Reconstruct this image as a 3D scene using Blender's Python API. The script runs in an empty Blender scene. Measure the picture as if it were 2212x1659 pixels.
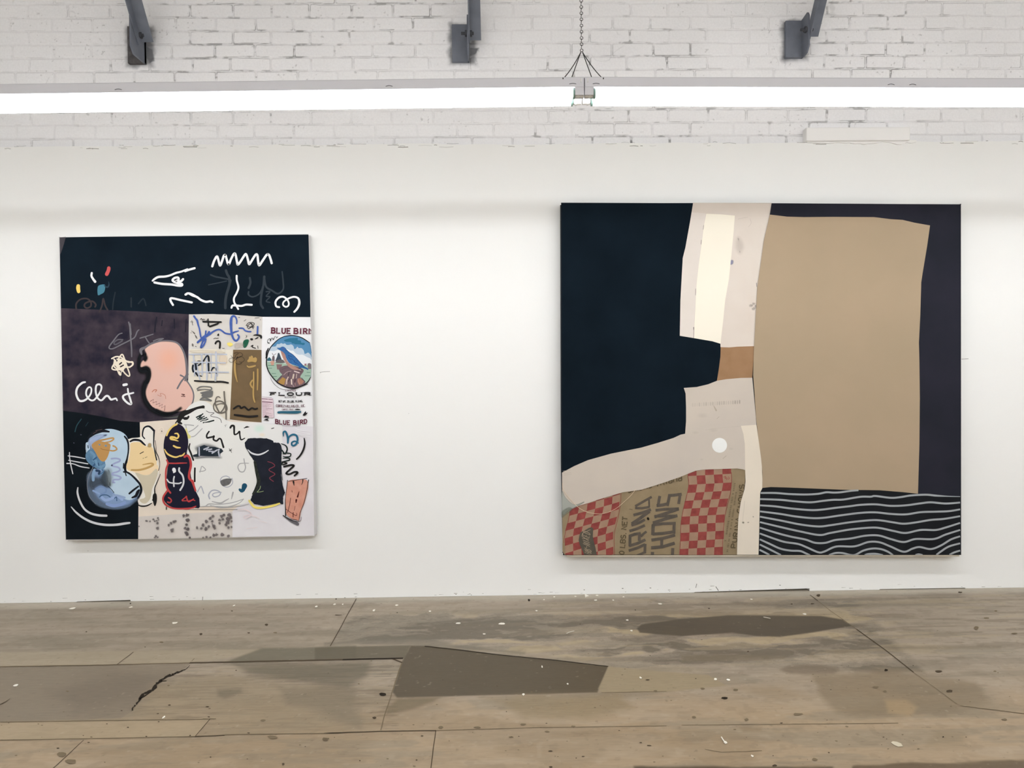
import bpy, math, random
import numpy as np
from mathutils import Vector, Matrix
from mathutils.geometry import tessellate_polygon
S = bpy.context.scene
C = S.collection
# ------------------------------------------------------------ camera (a phone at eye height, 4.7 m from the wall)
FPX = 1660.0; W, H = 2212, 1659
CAM = Vector((0.0, -4.69, 1.383))
YAW, PITCH, ROLL = math.radians(-0.95), math.radians(-1.05), 0.0105
f0 = Vector((math.sin(-YAW)*math.cos(PITCH), math.cos(YAW)*math.cos(PITCH), math.sin(PITCH)))
r0 = f0.cross(Vector((0,0,1))).normalized(); u0 = r0.cross(f0)
FW = f0
UP = (u0*math.cos(ROLL) + r0*math.sin(ROLL)); RT = (r0*math.cos(ROLL) - u0*math.sin(ROLL))
cam = bpy.data.cameras.new('camera'); co = bpy.data.objects.new('camera', cam); C.objects.link(co)
M3 = Matrix((RT, UP, -FW)).transposed()
co.matrix_world = Matrix.Translation(CAM) @ M3.to_4x4()
cam.sensor_fit = 'HORIZONTAL'; cam.sensor_width = 36.0; cam.lens = 36.0*FPX/W; cam.clip_start = 0.05
S.camera = co
# ------------------------------------------------------------ world, exposure, lamp powers
w = bpy.data.worlds.new('world'); S.world = w; w.use_nodes = True
w.node_tree.nodes['Background'].inputs[0].default_value = (0.93, 0.96, 1.0, 1)
w.node_tree.nodes['Background'].inputs[1].default_value = 0.05
S.view_settings.view_transform = 'Standard'; S.view_settings.look = 'None'
S.view_settings.exposure = 0.26; S.view_settings.gamma = 1.0; S.view_settings.use_curve_mapping = False
TUBE_FRONT = 22.0; TUBE_REAR = 22.0
FRONT_COL = (0.96, 0.985, 1.02); REAR_COL = (0.94, 0.975, 1.02)

def at(px, py, Y=0.0):
    d = FW + RT*((px-W/2)/FPX) + UP*((H/2-py)/FPX)
    t = (Y-CAM.y)/d.y
    return CAM + d*t
def atz(px, py, Z=0.0):
    d = FW + RT*((px-W/2)/FPX) + UP*((H/2-py)/FPX)
    t = (Z-CAM.z)/d.z
    return CAM + d*t
def proj(X, Y, Z):
    dx, dy, dz = X-CAM.x, Y-CAM.y, Z-CAM.z
    dep = dx*FW.x+dy*FW.y+dz*FW.z
    dep = np.maximum(dep, 0.3)
    u = (dx*RT.x+dy*RT.y+dz*RT.z)/dep; v = (dx*UP.x+dy*UP.y+dz*UP.z)/dep
    return W/2+u*FPX, H/2-v*FPX

# ------------------------------------------------------------ helpers
def lin(c):
    return tuple(((v/255.0)/12.92 if v/255.0 <= 0.04045 else ((v/255.0+0.055)/1.055)**2.4) for v in c)
_m = {}
def mat(rgb, rough=0.85, metal=0.0, soft=False, noise=0.0, nscale=6.0, rgb2=None, bump=0.0, bscale=400, det=6, stretch=None, spec=0.25):
    key = (rgb, rough, metal, soft, noise, nscale, rgb2, bump, bscale, stretch)
    if key in _m: return _m[key]
    m = bpy.data.materials.new('paint'); m.use_nodes = True
    nt = m.node_tree; b = nt.nodes['Principled BSDF']
    b.inputs['Base Color'].default_value = (*lin(rgb), 1); b.inputs['Roughness'].default_value = rough
    b.inputs['Metallic'].default_value = metal
    b.inputs['Specular IOR Level'].default_value = spec
    tc = nt.nodes.new('ShaderNodeTexCoord')
    if rgb2 is not None:
        n = nt.nodes.new('ShaderNodeTexNoise'); n.inputs['Scale'].default_value = nscale; n.inputs['Detail'].default_value = det
        mp = nt.nodes.new('ShaderNodeMapping')
        if stretch: mp.inputs['Scale'].default_value = stretch
        nt.links.new(tc.outputs['Object'], mp.inputs[0]); nt.links.new(mp.outputs[0], n.inputs['Vector'])
        r = nt.nodes.new('ShaderNodeValToRGB'); r.color_ramp.elements[0].position = 0.32; r.color_ramp.elements[1].position = 0.68
        r.color_ramp.elements[0].color = (*lin(rgb), 1); r.color_ramp.elements[1].color = (*lin(rgb2), 1)
        nt.links.new(n.outputs['Fac'], r.inputs[0]); nt.links.new(r.outputs[0], b.inputs['Base Color'])
    if bump > 0:
        n2 = nt.nodes.new('ShaderNodeTexNoise'); n2.inputs['Scale'].default_value = bscale
        bp = nt.nodes.new('ShaderNodeBump'); bp.inputs['Strength'].default_value = bump; bp.inputs['Distance'].default_value = 0.002
        nt.links.new(tc.outputs['Object'], n2.inputs['Vector'])
        nt.links.new(n2.outputs['Fac'], bp.inputs['Height']); nt.links.new(bp.outputs[0], b.inputs['Normal'])
    if soft:
        a = nt.nodes.new('ShaderNodeAttribute'); a.attribute_name = 'alpha'
        nt.links.new(a.outputs['Fac'], b.inputs['Alpha'])
    _m[key] = m
    return m
def tag(o, label=None, cat=None, group=None, kind=None):
    if label: o['label'] = label
    if cat: o['category'] = cat
    if group: o['group'] = group
    if kind: o['kind'] = kind
    return o
def empty(name, loc=(0,0,0)):
    o = bpy.data.objects.new(name, None); C.objects.link(o); o.location = loc; o.empty_display_size = 0.1
    return o

class MB:
    def __init__(s): s.v = []; s.f = []; s.m = []; s.mats = []; s.al = []
    def mi(s, m):
        if m not in s.mats: s.mats.append(m)
        return s.mats.index(m)
    def add(s, vs, fs, m, al=None):
        o = len(s.v); k = s.mi(m); s.v += [tuple(v) for v in vs]
        s.al += (list(al) if al is not None else [1.0]*len(vs))
        for f in fs: s.f.append(tuple(i+o for i in f)); s.m.append(k)
    def box(s, a, b, m):
        x0,y0,z0 = a; x1,y1,z1 = b
        vs = [(x,y,z) for z in (z0,z1) for y in (y0,y1) for x in (x0,x1)]
        s.add(vs, [(0,2,3,1),(4,5,7,6),(0,1,5,4),(2,6,7,3),(0,4,6,2),(1,3,7,5)], m)
    def obox(s, p, ax, ay, az, m):
        p, ax, ay, az = Vector(p), Vector(ax), Vector(ay), Vector(az)
        vs = [p+ax*i+ay*j+az*k for k in (-.5,.5) for j in (-.5,.5) for i in (-.5,.5)]
        s.add(vs, [(0,2,3,1),(4,5,7,6),(0,1,5,4),(2,6,7,3),(0,4,6,2),(1,3,7,5)], m)
    def prism(s, pts, d, m):
        """outline pts (3D, planar) extruded by vector d"""
        d = Vector(d); n = len(pts); vs = [Vector(p) for p in pts] + [Vector(p)+d for p in pts]
        tri = tessellate_polygon([[Vector(p) for p in pts]])
        fs = [t for t in tri] + [tuple(i+n for i in t[::-1]) for t in tri]
        fs += [(i, (i+1)%n, (i+1)%n+n, i+n) for i in range(n)]
        s.add(vs, fs, m)
    def cyl(s, a, b, r, m, n=16, r2=None, cap=True):
        a, b = Vector(a), Vector(b); r2 = r if r2 is None else r2
        d = (b-a).normalized(); e = d.orthogonal().normalized(); g = d.cross(e)
        vs = [a+(e*math.cos(2*math.pi*i/n)+g*math.sin(2*math.pi*i/n))*r for i in range(n)]
        vs += [b+(e*math.cos(2*math.pi*i/n)+g*math.sin(2*math.pi*i/n))*r2 for i in range(n)]
        fs = [(i,(i+1)%n,(i+1)%n+n,i+n) for i in range(n)]
        if cap: fs += [tuple(range(n))[::-1], tuple(range(n,2*n))]
        s.add(vs, fs, m)
    def tube(s, pts, r, m, n=8, closed=False):
        P = [Vector(p) for p in pts]; N = len(P); vs = []; fs = []; e = None
        for i, p in enumerate(P):
            if closed: t = (P[(i+1)%N]-P[i-1]).normalized()
            else: t = (P[min(i+1,N-1)]-P[max(i-1,0)]).normalized()
            e = t.orthogonal().normalized() if e is None else (e - t*e.dot(t)).normalized()
            g = t.cross(e)
            vs += [p+(e*math.cos(2*math.pi*k/n)+g*math.sin(2*math.pi*k/n))*r for k in range(n)]
        for i in range(N if closed else N-1):
            j = (i+1)%N
            fs += [(i*n+k, i*n+(k+1)%n, j*n+(k+1)%n, j*n+k) for k in range(n)]
        if not closed: fs += [tuple(range(n))[::-1], tuple((N-1)*n+k for k in range(n))]
        s.add(vs, fs, m)
    def build(s, name, parent=None, smooth=False, bevel=0, origin=None):
        me = bpy.data.meshes.new(name); vs = s.v
        off = Vector((0,0,0))
        if parent is not None: off = parent.matrix_world.translation if False else Vector(abs_loc(parent))
        if origin is not None: off = Vector(origin)
        vs = [(v[0]-off.x, v[1]-off.y, v[2]-off.z) for v in vs]
        me.from_pydata(vs, [], s.f)
        for m in s.mats: me.materials.append(m)
        me.polygons.foreach_set('material_index', s.m)
        if any(a < 1 for a in s.al):
            at_ = me.attributes.new('alpha', 'FLOAT', 'POINT'); at_.data.foreach_set('value', s.al)
        if smooth: me.polygons.foreach_set('use_smooth', [True]*len(me.polygons))
        me.update()
        o = bpy.data.objects.new(name, me); C.objects.link(o)
        if parent is not None: o.parent = parent
        elif origin is not None: o.location = origin
        if bevel:
            bv = o.modifiers.new('bevel', 'BEVEL'); bv.width = bevel; bv.segments = 3; bv.limit_method = 'ANGLE'; bv.angle_limit = 0.6
        return o
def abs_loc(o):
    l = Vector(o.location)
    while o.parent is not None: o = o.parent; l += Vector(o.location)
    return l

# numpy value noise
_rng = np.random.RandomState(7)
_T = _rng.rand(256, 256)
def vnoise(x, y):
    xi = np.floor(x).astype(int); yi = np.floor(y).astype(int); fx = x-xi; fy = y-yi
    fx = fx*fx*(3-2*fx); fy = fy*fy*(3-2*fy)
    a = _T[xi & 255, yi & 255]; b = _T[(xi+1) & 255, yi & 255]; c = _T[xi & 255, (yi+1) & 255]; d = _T[(xi+1) & 255, (yi+1) & 255]
    return (a*(1-fx)+b*fx)*(1-fy)+(c*(1-fx)+d*fx)*fy
def fbm(x, y, o=4, g=0.5):
    s = 0; a = 1; t = 0
    for i in range(o):
        s = s + a*vnoise(x*2**i+17.3*i, y*2**i+5.1*i); t += a; a *= g
    return s/t
def sstep(a, b, x):
    t = np.clip((x-a)/(b-a), 0, 1); return t*t*(3-2*t)
def sdpoly(X, Y, pts):
    """signed distance (negative inside) to a polygon, in the units given"""
    d = np.full(X.shape, 1e18); ins = np.zeros(X.shape, bool); n = len(pts)
    for i in range(n):
        x0, y0 = pts[i]; x1, y1 = pts[(i+1) % n]; ex, ey = x1-x0, y1-y0
        t = np.clip(((X-x0)*ex+(Y-y0)*ey)/(ex*ex+ey*ey+1e-9), 0, 1)
        d = np.minimum(d, (X-x0-t*ex)**2+(Y-y0-t*ey)**2)
        c = (y0 <= Y) != (y1 <= Y)
        with np.errstate(divide='ignore', invalid='ignore'):
            xi = x0+(Y-y0)*ex/(ey if ey != 0 else 1e-9)
        ins ^= c & (X < xi)
    return np.where(ins, -1, 1)*np.sqrt(d)
def gridmesh(name, P, col, m, flip=False):
    """P: (ny,nx,3) positions, col: (ny,nx,3) linear colours"""
    ny, nx, _ = P.shape
    me = bpy.data.meshes.new(name); me.vertices.add(ny*nx); me.vertices.foreach_set('co', P.reshape(-1).astype(np.float32))
    i = np.arange((ny-1)*(nx-1)); r = i//(nx-1); c = i%(nx-1); a = r*nx+c
    q = np.stack([a, a+1, a+nx+1, a+nx], 1)
    if flip: q = q[:, ::-1]
    me.loops.add(q.size); me.loops.foreach_set('vertex_index', np.ascontiguousarray(q).reshape(-1).astype(np.int32))
    me.polygons.add(len(q)); me.polygons.foreach_set('loop_start', (np.arange(len(q))*4).astype(np.int32))
    me.polygons.foreach_set('use_smooth', np.ones(len(q), bool))
    me.update(calc_edges=True)
    if col is not None:
        ca = me.color_attributes.new('tint', 'FLOAT_COLOR', 'POINT')
        cc = np.ones((ny*nx, 4), np.float32); cc[:, :3] = col.reshape(-1, 3); ca.data.foreach_set('color', cc.reshape(-1))
    me.materials.append(m)
    o = bpy.data.objects.new(name, me); C.objects.link(o); return o
def tintmat(name, rough, nscale=None, stretch=(1,1,1), amt=0.0, bump=0.0, spec=0.3):
    m = bpy.data.materials.new(name); m.use_nodes = True; nt = m.node_tree; b = nt.nodes['Principled BSDF']
    b.inputs['Roughness'].default_value = rough; b.inputs['Specular IOR Level'].default_value = spec
    a = nt.nodes.new('ShaderNodeAttribute'); a.attribute_name = 'tint'
    tc = nt.nodes.new('ShaderNodeTexCoord'); mp = nt.nodes.new('ShaderNodeMapping'); mp.inputs['Scale'].default_value = stretch
    n = nt.nodes.new('ShaderNodeTexNoise'); n.inputs['Scale'].default_value = nscale or 50; n.inputs['Detail'].default_value = 5
    nt.links.new(tc.outputs['Object'], mp.inputs[0]); nt.links.new(mp.outputs[0], n.inputs['Vector'])
    mr = nt.nodes.new('ShaderNodeMapRange'); mr.inputs[1].default_value = 0.3; mr.inputs[2].default_value = 0.7
    mr.inputs[3].default_value = 1-amt; mr.inputs[4].default_value = 1+amt
    nt.links.new(n.outputs['Fac'], mr.inputs[0])
    vm = nt.nodes.new('ShaderNodeVectorMath'); vm.operation = 'SCALE'
    nt.links.new(a.outputs['Color'], vm.inputs[0]); nt.links.new(mr.outputs[0], vm.inputs['Scale'])
    nt.links.new(vm.outputs[0], b.inputs['Base Color'])
    if bump:
        bp = nt.nodes.new('ShaderNodeBump'); bp.inputs['Strength'].default_value = bump; bp.inputs['Distance'].default_value = 0.003
        nt.links.new(n.outputs['Fac'], bp.inputs['Height']); nt.links.new(bp.outputs[0], b.inputs['Normal'])
    return m
# ============================================================ SETTING
XL, XR, YB, ZC = -6.2, 6.4, -9.0, 4.35
Z1 = at(1106, 311).z                      # top of the plastered wall
plaster = mat((240, 240, 237), 0.7, bump=0.10, bscale=60)
# lower plaster wall: jagged upper lip, raised foot where the photo shows a gap
def ztop(x):
    return Z1 + 0.012*(fbm(np.array([x*2.1+40]), np.array([3.3]), 4)[0]-0.5)*2 + (0.006*(vnoise(np.array([x*14.0]), np.array([9.1]))[0]-0.5))
xg0, xg1 = at(1500, 1276).x, at(1749, 1276).x
xh0, xh1 = at(165, 1304).x, at(282, 1304).x
xk0, xk1 = at(1900, 1275).x, at(2085, 1275).x
def zfoot(x):
    if xg0 < x < xg1: return 0.003+0.012*(x-xg0)/(xg1-xg0)
    if xh0 < x < xh1: return 0.003+0.005*(x-xh0)/(xh1-xh0)
    if xk0 < x < xk1: return 0.004
    return 0.0
xs = list(np.arange(XL, XR+0.001, 0.02))
for e in (xg0, xg1, xh0, xh1, xk0, xk1): xs += [e-0.0005, e+0.0005]
xs = sorted(xs)
b = MB(); vs = []; n = len(xs)
for x in xs: vs.append((x, 0, zfoot(x)))
for x in xs: vs.append((x, 0, ztop(x)))
for x in xs: vs.append((x, 0.03, ztop(x)+0.004))
for x in xs: vs.append((x, 0.12, zfoot(x)))
fs = []
for i in range(n-1):
    fs += [(i, i+1, n+i+1, n+i), (n+i, n+i+1, 2*n+i+1, 2*n+i), (3*n+i, 3*n+i+1, i+1, i)]
b.add(vs, fs, plaster)
o = b.build('wall_back'); tag(o, kind='structure')
dk = MB(); dk.box((XL, 0.118, -0.02), (XR, 0.14, 0.10), mat((40, 38, 34)))
tag(dk.build('foot_gap_shade'), kind='structure')  # dark strip put behind the foot gap for the shade inside it
# faint marks on the plaster
marks = MB()
def wallmark(pts, wd, rgb, al=0.6):
    m = mat(rgb, soft=True)
    for (a, c) in zip(pts[:-1], pts[1:]):
        A, B = at(*a, -0.0008), at(*c, -0.0008); d = (B-A).normalized(); nrm = Vector((d.z, 0, -d.x))*wd/354/2
        marks.add([A-nrm, B-nrm, B+nrm, A+nrm], [(0,1,2,3)], m, [al]*4)
wallmark([(691,804.5),(700,803),(713,802.5)], 1.2, (176,174,168), .5)
wallmark([(691,804),(693,806)], 1.2, (176,174,168), .5)
wallmark([(2077,776),(2092,775)], 1.2, (184,182,176), .5)
wallmark([(1503,1270),(1505,1261)], 1.2, (120,118,110), .7)
wallmark([(1546,1267),(1552,1276)], 1.4, (110,108,100), .7)
wallmark([(437,1299),(438,1289)], 1.2, (150,148,142), .7)
for (x, y, r_) in ((1685,1264,2.2),(110,1299,1.6),(190,1190,1.2),(883,893,1.0),(1018,1285,1.6),(1262,1274,2.0),(1345,1271,2.5),(1405,1270,2.4),(745,1291,2),(985,1284,2)):
    wallmark([(x-r_*.7, y), (x+r_*.7, y+.3)], r_*.6, (140, 136, 126), .6)
random.seed(44)
for k in range(70):
    x = random.uniform(0, 2212); y = 318-.0045*x*1.2+random.uniform(-3, 5); L_ = random.uniform(4, 34); dy = random.uniform(-1.2, 1.2)
    wallmark([(x, y), (x+L_*.5, y+dy), (x+L_, y-dy*.5)], random.uniform(.8, 2.0), (186, 183, 176), random.uniform(.15, .6))  # grey strokes for the rough lip and its small painted shadow
for k in range(60):
    random.seed(900+k); x = random.uniform(-3.3, 3.4); z = 0.004+abs(random.gauss(0, .012)); L = random.uniform(.004, .03)
    m = mat((150, 143, 130), soft=True); hh = random.uniform(.001, .003)
    marks.add([(x, -.0008, z), (x+L, -.0008, z+.001), (x+L, -.0008, z+hh), (x, -.0008, z+hh)], [(0,1,2,3)], m, [random.uniform(.3, .8)]*4)
o = marks.build('scuffs_lip_shade', bpy.data.objects['wall_back']); o['label'] = 'small grey scuffs, pencil marks and painted lip shadow'

# ---- painted brick wall above
xf = np.arange(-4.0, 4.15, 0.0035)
xb = np.concatenate([np.arange(XL, -4.0, 0.03), xf, np.arange(4.15, XR+0.03, 0.03)])
zf = np.arange(Z1-0.03, 3.86, 0.0035)
zb = np.concatenate([zf, np.arange(3.89, ZC+0.03, 0.03)])
X, Z = np.meshgrid(xb, zb)
zc0 = at(1000, 32.5).z; CH = (zc0 - at(1000, 32.5+29*4).z)/4      # course height
BL = 85.5/354.0*1.0
BX0 = at(722, 50).x
wx = X + 0.006*(fbm(X*9, Z*9, 3)-.5)*2; wz = Z + 0.005*(fbm(X*6+50, Z*8, 3)-.5)*2
row = np.floor((zc0-wz)/CH); fz = (zc0-wz)/CH-row
dz_ = np.minimum(fz, 1-fz)*CH
jit = np.array([_T[int(r) % 256, 11] for r in range(-20, 40)])
ri = np.clip(row.astype(int)+20, 0, 59)
offs = np.where((row.astype(int) % 2) == 1, -0.395*BL, 0.0) + (jit[ri]-.5)*0.06*BL
u = (wx-BX0+offs)/BL; bi = np.floor(u).astype(int)
# jitter each head joint a little
def jj(b_): return (_T[(b_*7+3) & 255, (ri*13+5) & 255]-.5)*0.10
fu = u-bi; e0 = jj(bi); e1 = 1+jj(bi+1)
dx_ = np.minimum(np.abs(fu-e0), np.abs(fu-e1))*BL
merge = _T[(bi*5+9) & 255, (ri*3+77) & 255]                       # some head joints painted shut
hw = 0.0045
dd = -np.log(np.exp(-dx_/0.0035)+np.exp(-dz_/0.0035))*0.0035       # rounded corner distance
fill = sstep(0.30, 0.72, fbm(X*1.3+8, Z*2.0+3, 4)*0.75+fbm(X*9, Z*12, 3)*0.25)   # how open the joints are
right = sstep(2.1, 3.0, X)*0.75; left = sstep(-1.6, -3.2, X)*0.45
openj = np.clip(fill*(1-right)*(1-left)+0.10, 0, 1)
mort = 1-sstep(hw*0.6, hw*1.8, dd)
rough = (fbm(X*40, Z*60, 3)-.5)*0.0012+(fbm(X*5, Z*14, 3)-.5)*0.003+(fbm(X*120, Z*120, 2)-.5)*0.0005
hgt = -mort*0.0062*(0.30+0.70*openj) + rough + (_T[(bi*3) & 255, ri & 255]-.5)*0.003
# cracks and flaked joints
edge = np.abs(dd-hw*1.05)
ck = (1-sstep(0.0004, 0.0024, edge))*sstep(0.47, 0.62, fbm(X*9+3, Z*15+60, 4))*(.15+.85*openj)
flake = mort*sstep(0.56, 0.68, fbm(X*16+30, Z*40, 4))*sstep(.35, .6, openj)
pit = sstep(0.80, 0.86, fbm(X*70, Z*70, 2))*sstep(.5, .62, fbm(X*4+9, Z*6, 3))*0.7
slash = sstep(0.012, 0.004, np.abs(fbm(X*5+200, Z*5, 3)-.5))*sstep(.68, .74, fbm(X*4+90, Z*7, 3))*0.35
grime_dark = np.clip(ck*0.9+flake*0.6+pit*0.55+slash*.5, 0, 1)
low = sstep(Z1+0.075, Z1+0.02, Z)
grime_dark = np.clip(grime_dark+low*0.10+low*mort*.15, 0, 1)  # darker tone over the lowest course, stronger in its joints
hgt = hgt-ck*0.004-flake*0.002
# grey overspray around the three steel plates
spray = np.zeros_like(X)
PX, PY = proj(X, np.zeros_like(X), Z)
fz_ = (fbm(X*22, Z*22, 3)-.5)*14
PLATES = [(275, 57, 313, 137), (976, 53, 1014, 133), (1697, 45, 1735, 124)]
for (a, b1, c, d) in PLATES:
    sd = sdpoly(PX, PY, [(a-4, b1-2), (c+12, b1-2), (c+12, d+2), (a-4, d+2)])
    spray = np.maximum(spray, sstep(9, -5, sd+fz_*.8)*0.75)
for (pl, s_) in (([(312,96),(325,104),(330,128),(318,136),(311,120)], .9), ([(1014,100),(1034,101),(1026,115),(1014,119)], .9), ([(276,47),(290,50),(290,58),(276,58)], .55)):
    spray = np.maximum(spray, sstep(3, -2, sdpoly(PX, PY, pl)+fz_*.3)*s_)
cb = np.array(lin((243, 243, 244))); cgr = np.array(lin((92, 90, 88))); csp = np.array(lin((92, 94, 100)))
shade = 1-0.05*(fbm(X*2+5, Z*3, 3)-.5)*2-0.085*mort*(.35+.65*openj)
col = cb[None, None, :]*shade[..., None]
col = col*(1-grime_dark[..., None]*.8)+cgr*grime_dark[..., None]*.8
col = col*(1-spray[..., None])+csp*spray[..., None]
P = np.stack([X, 0.022-hgt, Z], -1)
brick = gridmesh('wall_upper', P, col, tintmat('painted_brick', .65, 90, amt=.03, bump=.15), flip=False)
tag(brick, kind='structure')
# smooth plastered block standing proud of the lowest courses, right
bb = MB(); A, B = at(1737, 279), at(1960, 305)
bb.box((A.x, -0.035, B.z-0.004), (B.x, 0.03, A.z), mat((245, 244, 242), .75, bump=.2, bscale=40))
o = bb.build('trim_2', bevel=0.006); tag(o, kind='structure')
bb = MB()
random.seed(5)
pts = [at(1746, 305)]; lip = []
for k in range(24):
    t = k/23; lip.append(at(1742+t*235, 308+random.uniform(-1, 2)+4*math.sin(t*9)**2*(1 if .25 < t < .9 else .3)))
top = [at(1977, 304), at(1742, 304)]
bb.prism([Vector((p.x, -0.012, p.z)) for p in lip+top], (0, 0.012, 0), mat((242, 241, 238), .75))
o = bb.build('trim_3', bevel=0.002); tag(o, kind='structure')
# other walls and ceiling (light comes back from them)
wm = mat((225, 222, 216), .8, bump=.1, bscale=30)
for nm, a, b1 in (('wall_left', (XL-.1, YB, 0), (XL, 0.2, ZC)), ('wall_right', (XR, YB, 0), (XR+.1, 0.2, ZC)), ('wall_front', (XL, YB-.1, 0), (XR, YB, ZC))):
    q = MB(); q.box(a, b1, wm); tag(q.build(nm), kind='structure')
q = MB(); q.box((XL, YB, ZC), (XR, 0.2, ZC+.1), mat((226, 223, 218), .9)); tag(q.build('ceiling'), kind='structure')

# ============================================================ FLOOR
xf = np.arange(-3.5, 3.6, 0.005); xb = np.concatenate([np.arange(XL, -3.5, 0.05), xf, np.arange(3.6, XR+.05, 0.05)])
yf = np.arange(-3.2, 0.0001, 0.0055); yb = np.concatenate([np.arange(YB, -3.2, 0.05), yf, [0.06, 0.12]])
X, Y = np.meshgrid(xb, yb); PX, PY = proj(X, Y, np.zeros_like(X))
def F1(p): return [(x/2.989, 1240+y/2.989) for x, y in p]
def F2(p): return [(700+x/2.989, 1240+y/2.989) for x, y in p]
def F3(p): return [(1472+x/2.989, 1240+y/2.989) for x, y in p]
def L(c): return np.array(lin(c))
col = np.zeros(X.shape+(3,)) + L((162, 148, 130))
def mixc(mask, c): 
    global col
    col = col*(1-mask[..., None])+L(c)*mask[..., None]
wob = (fbm(X*6, Y*9, 4)-.5)
# broad tone: cooler near the wall, warmer toward the viewer
mixc(sstep(-1.15, -1.75, Y+wob*.35)*.85, (168, 146, 117))
g1 = fbm(X*1.2+3, Y*4+7, 5); g2 = fbm(X*2.2+31+wob, Y*13+2, 5); g3 = fbm(X*3+wob*2, Y*22, 4)
mixc(sstep(.50, .60, g2)*.42, (136, 127, 110)); mixc(sstep(.55, .70, g1)*.35, (122, 112, 93))
mixc(sstep(.58, .70, g3)*.20, (122, 108, 90)); mixc(sstep(.40, .30, g2)*.25, (178, 163, 142))
# worn plywood face, centre right: pale islands with grey edges
PLY = F2([(205,165),(2212,110),(2560,110),(3400,120),(3880,640),(2900,600),(2100,615),(1100,505),(650,440),(40,440)])
mp_ = sstep(6, -12, sdpoly(PX, PY, PLY)+wob*20)
isl = fbm(X*1.15+11+wob*.8, Y*7.5+4+wob*1.5, 5)
mixc(mp_*sstep(.47, .40, isl)*.75*sstep(-.25, -.5, Y), (178, 160, 128)); mixc(mp_*sstep(.50, .56, isl)*.55, (126, 118, 104))
ring = np.abs(((isl*34) % 1)-.5)*2
mixc(mp_*sstep(.75, .95, ring)*sstep(.42, .5, isl)*.30, (100, 92, 78))
mixc(mp_*sstep(.60, .66, isl)*.6, (98, 89, 74))
near_ = (Y > -3.15)*(np.abs(X) < 3.55)*1.0
def region(pts, c, a=1.0, soft=4, wb=6):
    m_ = sstep(soft, -soft, sdpoly(PX, PY, pts)+wob*wb); mixc(m_*a, c); return m_
# short flecked grain where the middle board is worn
BRD = F1([(1225,580),(2212,556),(2680,575),(2580,760),(2580,1005),(2212,1020),(1450,1036),(1300,960),(860,900),(1000,720)])
mb_ = sstep(4, -10, sdpoly(PX, PY, BRD)); fk = fbm(X*7+wob*.4, Y*85+3, 4)
mixc(mb_*sstep(.52, .64, fk)*.5, (112, 98, 80)); mixc(mb_*sstep(.44, .34, fk)*.4, (172, 154, 128))
rgt = sstep(900, 1500, PX)*sstep(-1.5, -.9, Y); fk2 = fbm(X*2.4+wob, Y*17+9, 5)
mixc(rgt*sstep(.55, .63, fk2)*.42, (112, 100, 84)); mixc(rgt*sstep(.42, .36, fk2)*.35, (180, 162, 132))
fk3 = fbm(X*1.6+70, Y*3.2+5, 5); mixc(sstep(.56, .68, fk3)*sstep(-1.1, -1.5, Y)*.35, (132, 112, 84))
mot = fbm(X*22, Y*26, 3); mixc(sstep(.62, .74, mot)*.16*near_, (104, 92, 74)); mixc(sstep(.30, .22, mot)*.12*near_, (190, 176, 154))
# left: grey painted board, strip above it, pale strip below
region(F1([(0,505),(1690,485),(1650,515),(1225,575),(0,597)]), (166, 152, 128), .7, 2, 1)
region(F1([(-60,598),(1225,577),(1180,625),(1040,685),(990,745),(905,800),(850,885),(780,930),(0,955),(-60,955)]), (134, 121, 103), .92, 2, 2)
region(F1([(700,640),(1060,650),(900,800),(500,900),(300,760)]), (116, 104, 88), .6, 26, 30)
region(F1([(-60,956),(1355,937),(1260,1048),(0,1072),(-60,1073)]), (168, 150, 122), .8, 1.5, 1)
region(F1([(1500,640),(1900,690),(2212,740),(2400,1000),(1500,1030),(1260,1000),(1360,900),(900,900),(1000,720)]), (150, 133, 107), .55, 20, 26)
region(F1([(1400,740),(1560,730),(1570,770),(1450,810),(1400,790)]), (105, 96, 78), .6, 6, 10)
region(F1([(1690,480),(2300,462),(2300,552),(1450,572)]), (108, 102, 84), .85, 3, 3)
region(F1([(1500,575),(2400,555),(2370,660),(2250,740),(1900,690),(1600,650)]), (100, 92, 74), .7, 10, 14)
region(F1([(1800,730),(2300,740),(2330,1000),(2050,900),(1850,830)]), (118, 107, 88), .55, 14, 24)
# centre: the dark damp board
dm = region(F2([(505,560),(560,460),(680,462),(860,485),(1130,520),(1500,555),(1835,595),(1800,680),(1765,765),(470,797),(440,760)]), (86, 75, 57), .96, 2, 1.5)
region(F2([(-60,475),(560,458),(520,545),(0,555),(-60,556)]), (98, 90, 72), .9, 2, 1)
region(F2([(480,800),(760,790),(700,830),(560,880),(400,910),(400,860)]), (112, 98, 73), .75, 5, 8)
region(F2([(1000,790),(1900,770),(2000,860),(1700,930),(1300,930),(1150,850)]), (140, 122, 92), .7, 12, 16)
region(F2([(1835,597),(2212,628),(2480,650),(2600,720),(2212,760),(1800,765),(1770,740)]), (156, 140, 112), .9, 2, 2)
region(F2([(560,400),(700,420),(860,460),(1300,500),(1300,520),(860,480),(540,458),(200,450),(0,460),(0,440)]), (112, 105, 90), .6, 4, 8)
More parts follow.
